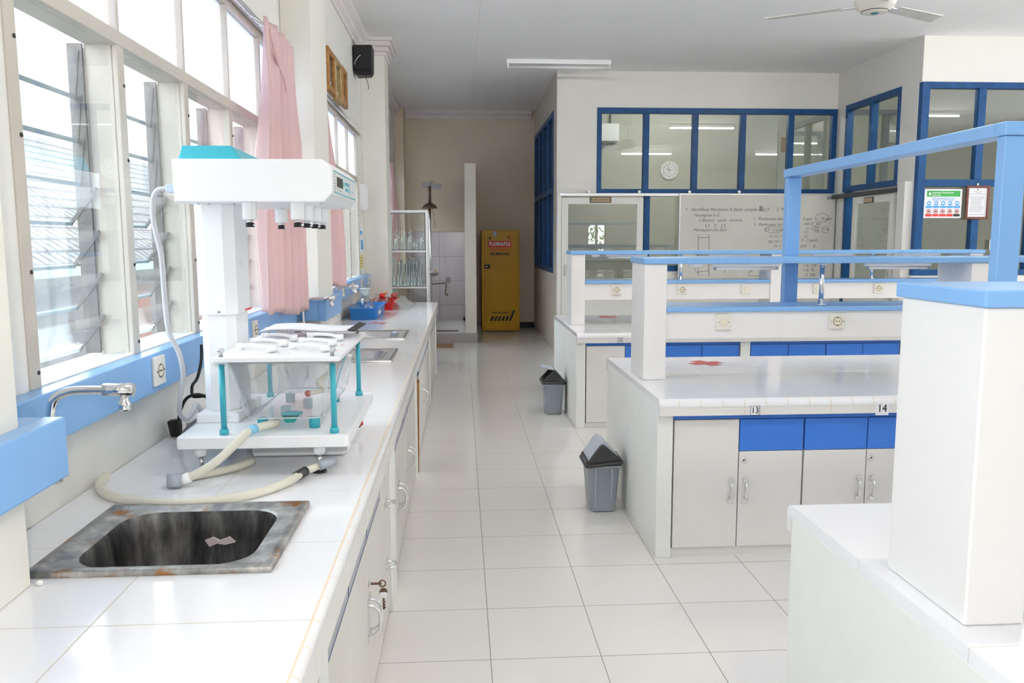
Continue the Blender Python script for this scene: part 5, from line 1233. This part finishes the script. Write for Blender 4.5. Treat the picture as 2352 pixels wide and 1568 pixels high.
# ------------------------------------------------------------------ ceiling fan and lamps
FX, FY = 3.10, 6.2
e = thing('ceiling_fan', 'cream ceiling fan with flat blades hanging over the islands', 'ceiling fan', (FX, FY, 3.2))
MB().lathe([(.03, .055), (.075, .045), (.085, .02), (.03, -.0), (.012, 0), (.012, -.18), (.05, -.20), (.05, -.205)], (FX, FY, ZC-.058), 20).build('down_rod', white_m, e)
cream = simple('cream enamel', (.74, .71, .62), .35)
MB().lathe([(.05, .155), (.10, .14), (.145, .09), (.150, .06), (.135, .02), (.095, -.008), (.093, -.012), (.06, -.02), (.001, -.022)], (FX, FY, 3.19), 30).build('motor_housing', cream, e)
MB().lathe([(.097, 0), (.097, -.004), (.090, -.004), (.090, 0)], (FX, FY, 3.182), 30).build('cap_ring', dark_m, e)
MB().lathe([(.028, 0), (.026, -.004), (.001, -.005)], (FX, FY, 3.168), 16).build('badge', simple('teal badge', (.03, .22, .25), .3), e)
for a in (148, 28, 268):
    M = Matrix.Translation((FX, FY, 3.225)) @ Matrix.Rotation(math.radians(a), 4, 'Z') @ Matrix.Rotation(math.radians(-7), 4, 'X')
    b = MB(); pl = [(.24, -.055), (.75, -.075), (.79, .06), (.24, .055)]
    b.hull([M @ Vector((x, y, 0)) for x, y in pl], [M @ Vector((x, y, .005)) for x, y in pl]); bo = b.build('fan_blade', simple('weathered blade', (.60, .58, .53), .5, noise=.15, nscale=6) if 'weathered blade' not in MATS else MATS['weathered blade'], e)
    k = MB(); k.hull([M @ Vector(p) for p in ((.13, -.03, -.005), (.30, -.02, -.005), (.30, .02, -.005), (.13, .03, -.005))], [M @ Vector(p) for p in ((.13, -.03, .0), (.30, -.02, .0), (.30, .02, .0), (.13, .03, .0))]); k.build('blade_arm', alu_m, bo)
def batten(x0, x1, y, label, lit):
    e = thing('ceiling_lamp', label, 'ceiling lamp', ((x0+x1)/2, y, ZC-.1), 'fluorescent battens on the ceiling')
    MB().prism([(y-.03, ZC-.0005), (y+.03, ZC-.0005), (y+.022, ZC-.05), (y-.022, ZC-.05)], 'X', x0, x1).build('batten', white_m, e)
    m = MB()
    for x in (x0+.01, x1-.025): m.box(x, y-.015, ZC-.108, x+.015, y+.015, ZC-.048)
    m.build('lamp_holder', alu_m, e)
    MB().cyl((x0+.026, y, ZC-.088), (x1-.026, y, ZC-.088), .014, n=12).build('tube', tube_on if lit else tube_off, e)
    return e
batten(.57, 1.825, 10.13, 'unlit white tube lamp on the ceiling before the tall white partition', False)
for i, (x, y) in enumerate(((.57, 5.95), (3.86, 6.2), (.57, 1.6), (3.86, 1.6), (7.15, 1.6), (.57, -2.6), (7.15, 3.9))):
    batten(x, x+1.255, y, 'lit tube lamp on the ceiling out of the photo, lamp %d of the main room' % (i+1), True)
batten(2.6, 3.855, 12.5, 'unseen tube lamp added to light the glazed room, first', True); batten(5.2, 6.455, 9.4, 'unseen tube lamp added to light the glazed room, second', True)  # both battens are unseen, added to brighten the glazed room

# ------------------------------------------------------------------ outside
struct(MB().box(-40, -20, -1.6, -1.31, 45, -1.5).build('ground_outside', grnd_m))
nb = thing('neighbouring_building', 'long low building with tiled roof and green gutter outside the windows', 'building', (-8.5, 14, -1.5))
MB().box(-12.5, 6.5, -1.5, -5.4, 30, 1.15).build('wall', roof_m, nb)
m = MB()
me = bpy.data.meshes.new('roof')
ev = (-5.05, 1.20); rg = (-8.8, 3.65); y0, y1 = 6.0, 30.5; hip = 3.5
vs = [(ev[0], y0, ev[1]), (ev[0], y1, ev[1]), (rg[0], y1-hip, rg[1]), (rg[0], y0+hip, rg[1]), (-12.8, y0, ev[1]), (-12.8, y1, ev[1])]
me.from_pydata(vs, [], [(0, 1, 2, 3), (5, 4, 3, 2), (4, 0, 3), (1, 5, 2)])
uv = me.uv_layers.new(name='UVMap')
ln = math.hypot(rg[0]-ev[0], rg[1]-ev[1])
U = {0: [(y0, 0), (y1, 0), (y1-hip, ln), (y0+hip, ln)], 1: [(y1, 0), (y0, 0), (y0+hip, ln), (y1-hip, ln)], 2: [(0, 0), (7.7, 0), (3.8, 4.3)], 3: [(0, 0), (7.7, 0), (3.8, 4.3)]}
for p in me.polygons:
    for k, li in enumerate(p.loop_indices): uv.data[li].uv = U[p.index][k]
me.materials.append(rtile_m)
ro = bpy.data.objects.new('roof', me); COL.objects.link(ro); attach(ro, nb)
sd = ro.modifiers.new('solid', 'SOLIDIFY'); sd.thickness = .08
MB().box(-5.12, 6.0, 1.05, -4.95, 30.5, 1.17).build('gutter', gut_m, nb)
m = MB()
for y in (9, 13, 17, 21): m.box(-5.42, y, -.2, -5.38, y+1.6, .75)
m.build('window_band', simple('outside red brick', (.14, .06, .045), .8, noise=.2, nscale=6), nb)

m = MB(); rnd = random.Random(3)
for k in range(900):
    c = Vector((3.0+2.6*rnd.random(), YB-1.6-.6*rnd.random(), -.1+2.9*rnd.random())); a = Vector((rnd.uniform(-1, 1), rnd.uniform(-.4, .4), rnd.uniform(-1, 1))).normalized()*.09; b = a.orthogonal().normalized()*.035
    m.quad(c-a, c+b, c+a, c-b)
o = m.build('hedge_foliage', simple('hedge leaves', (.10, .20, .05), .6, noise=.4, nscale=3)); o['kind'] = 'stuff'; tag(o, 'green hedge leaves outside the small back windows', 'hedge')
# ------------------------------------------------------------------ light
W = bpy.data.worlds.new('sky'); S.world = W; W.use_nodes = True
nt = W.node_tree; bg = nt.nodes['Background']
bg.inputs['Color'].default_value = (.92, .96, 1, 1); bg.inputs['Strength'].default_value = 5.6

fl_ = bpy.data.lights.new('camera_flash', 'AREA'); fl_.shape = 'DISK'; fl_.size = .07; fl_.energy = 10; fl_.color = (1, .985, .96)
fo = bpy.data.objects.new('camera_flash', fl_); COL.objects.link(fo); fo.location = (-.05, -.03, 1.66); fo.rotation_euler = (PI/2-.10, 0, -.06)
# ------------------------------------------------------------------ camera
cam = bpy.data.cameras.new('camera'); co = bpy.data.objects.new('camera', cam); COL.objects.link(co)
cam.sensor_width = 36; cam.lens = 1886.66/2352*36; cam.clip_start = .05; cam.clip_end = 200
p, y, r = .12250138, .06173482, -.00237808
fwd = Vector((math.sin(y)*math.cos(p), math.cos(y)*math.cos(p), -math.sin(p))); right = Vector((math.cos(y), -math.sin(y), 0)); up = right.cross(fwd)
r2 = math.cos(r)*right+math.sin(r)*up; u2 = -math.sin(r)*right+math.cos(r)*up
M = Matrix((r2, u2, -fwd)).transposed().to_4x4(); M.translation = (0, 0, 1.495); co.matrix_world = M
S.camera = co
S.view_settings.view_transform = 'Standard'; S.view_settings.look = 'None'; S.view_settings.gamma = 1; S.view_settings.use_curve_mapping = False
S.view_settings.exposure = 0.58
cy = S.cycles
cy.use_denoising = True; cy.use_adaptive_sampling = True; cy.adaptive_threshold = .12; cy.adaptive_min_samples = 16; cy.max_bounces = 9; cy.diffuse_bounces = 4; cy.glossy_bounces = 4; cy.transmission_bounces = 8; cy.transparent_max_bounces = 24
cy.caustics_reflective = False; cy.caustics_refractive = False; cy.sample_clamp_indirect = 6; cy.blur_glossy = .5

# writing becomes plain meshes
dg = bpy.context.evaluated_depsgraph_get()
for o in [o for o in S.objects if o.type == 'FONT']:
    me = bpy.data.meshes.new_from_object(o.evaluated_get(dg)); me.name = o.name
    n = bpy.data.objects.new('tmp', me); COL.objects.link(n)
    n.parent = o.parent; n.matrix_parent_inverse = o.matrix_parent_inverse.copy(); n.matrix_basis = o.matrix_basis.copy()
    nm = o.name; bpy.data.objects.remove(o); n.name = nm
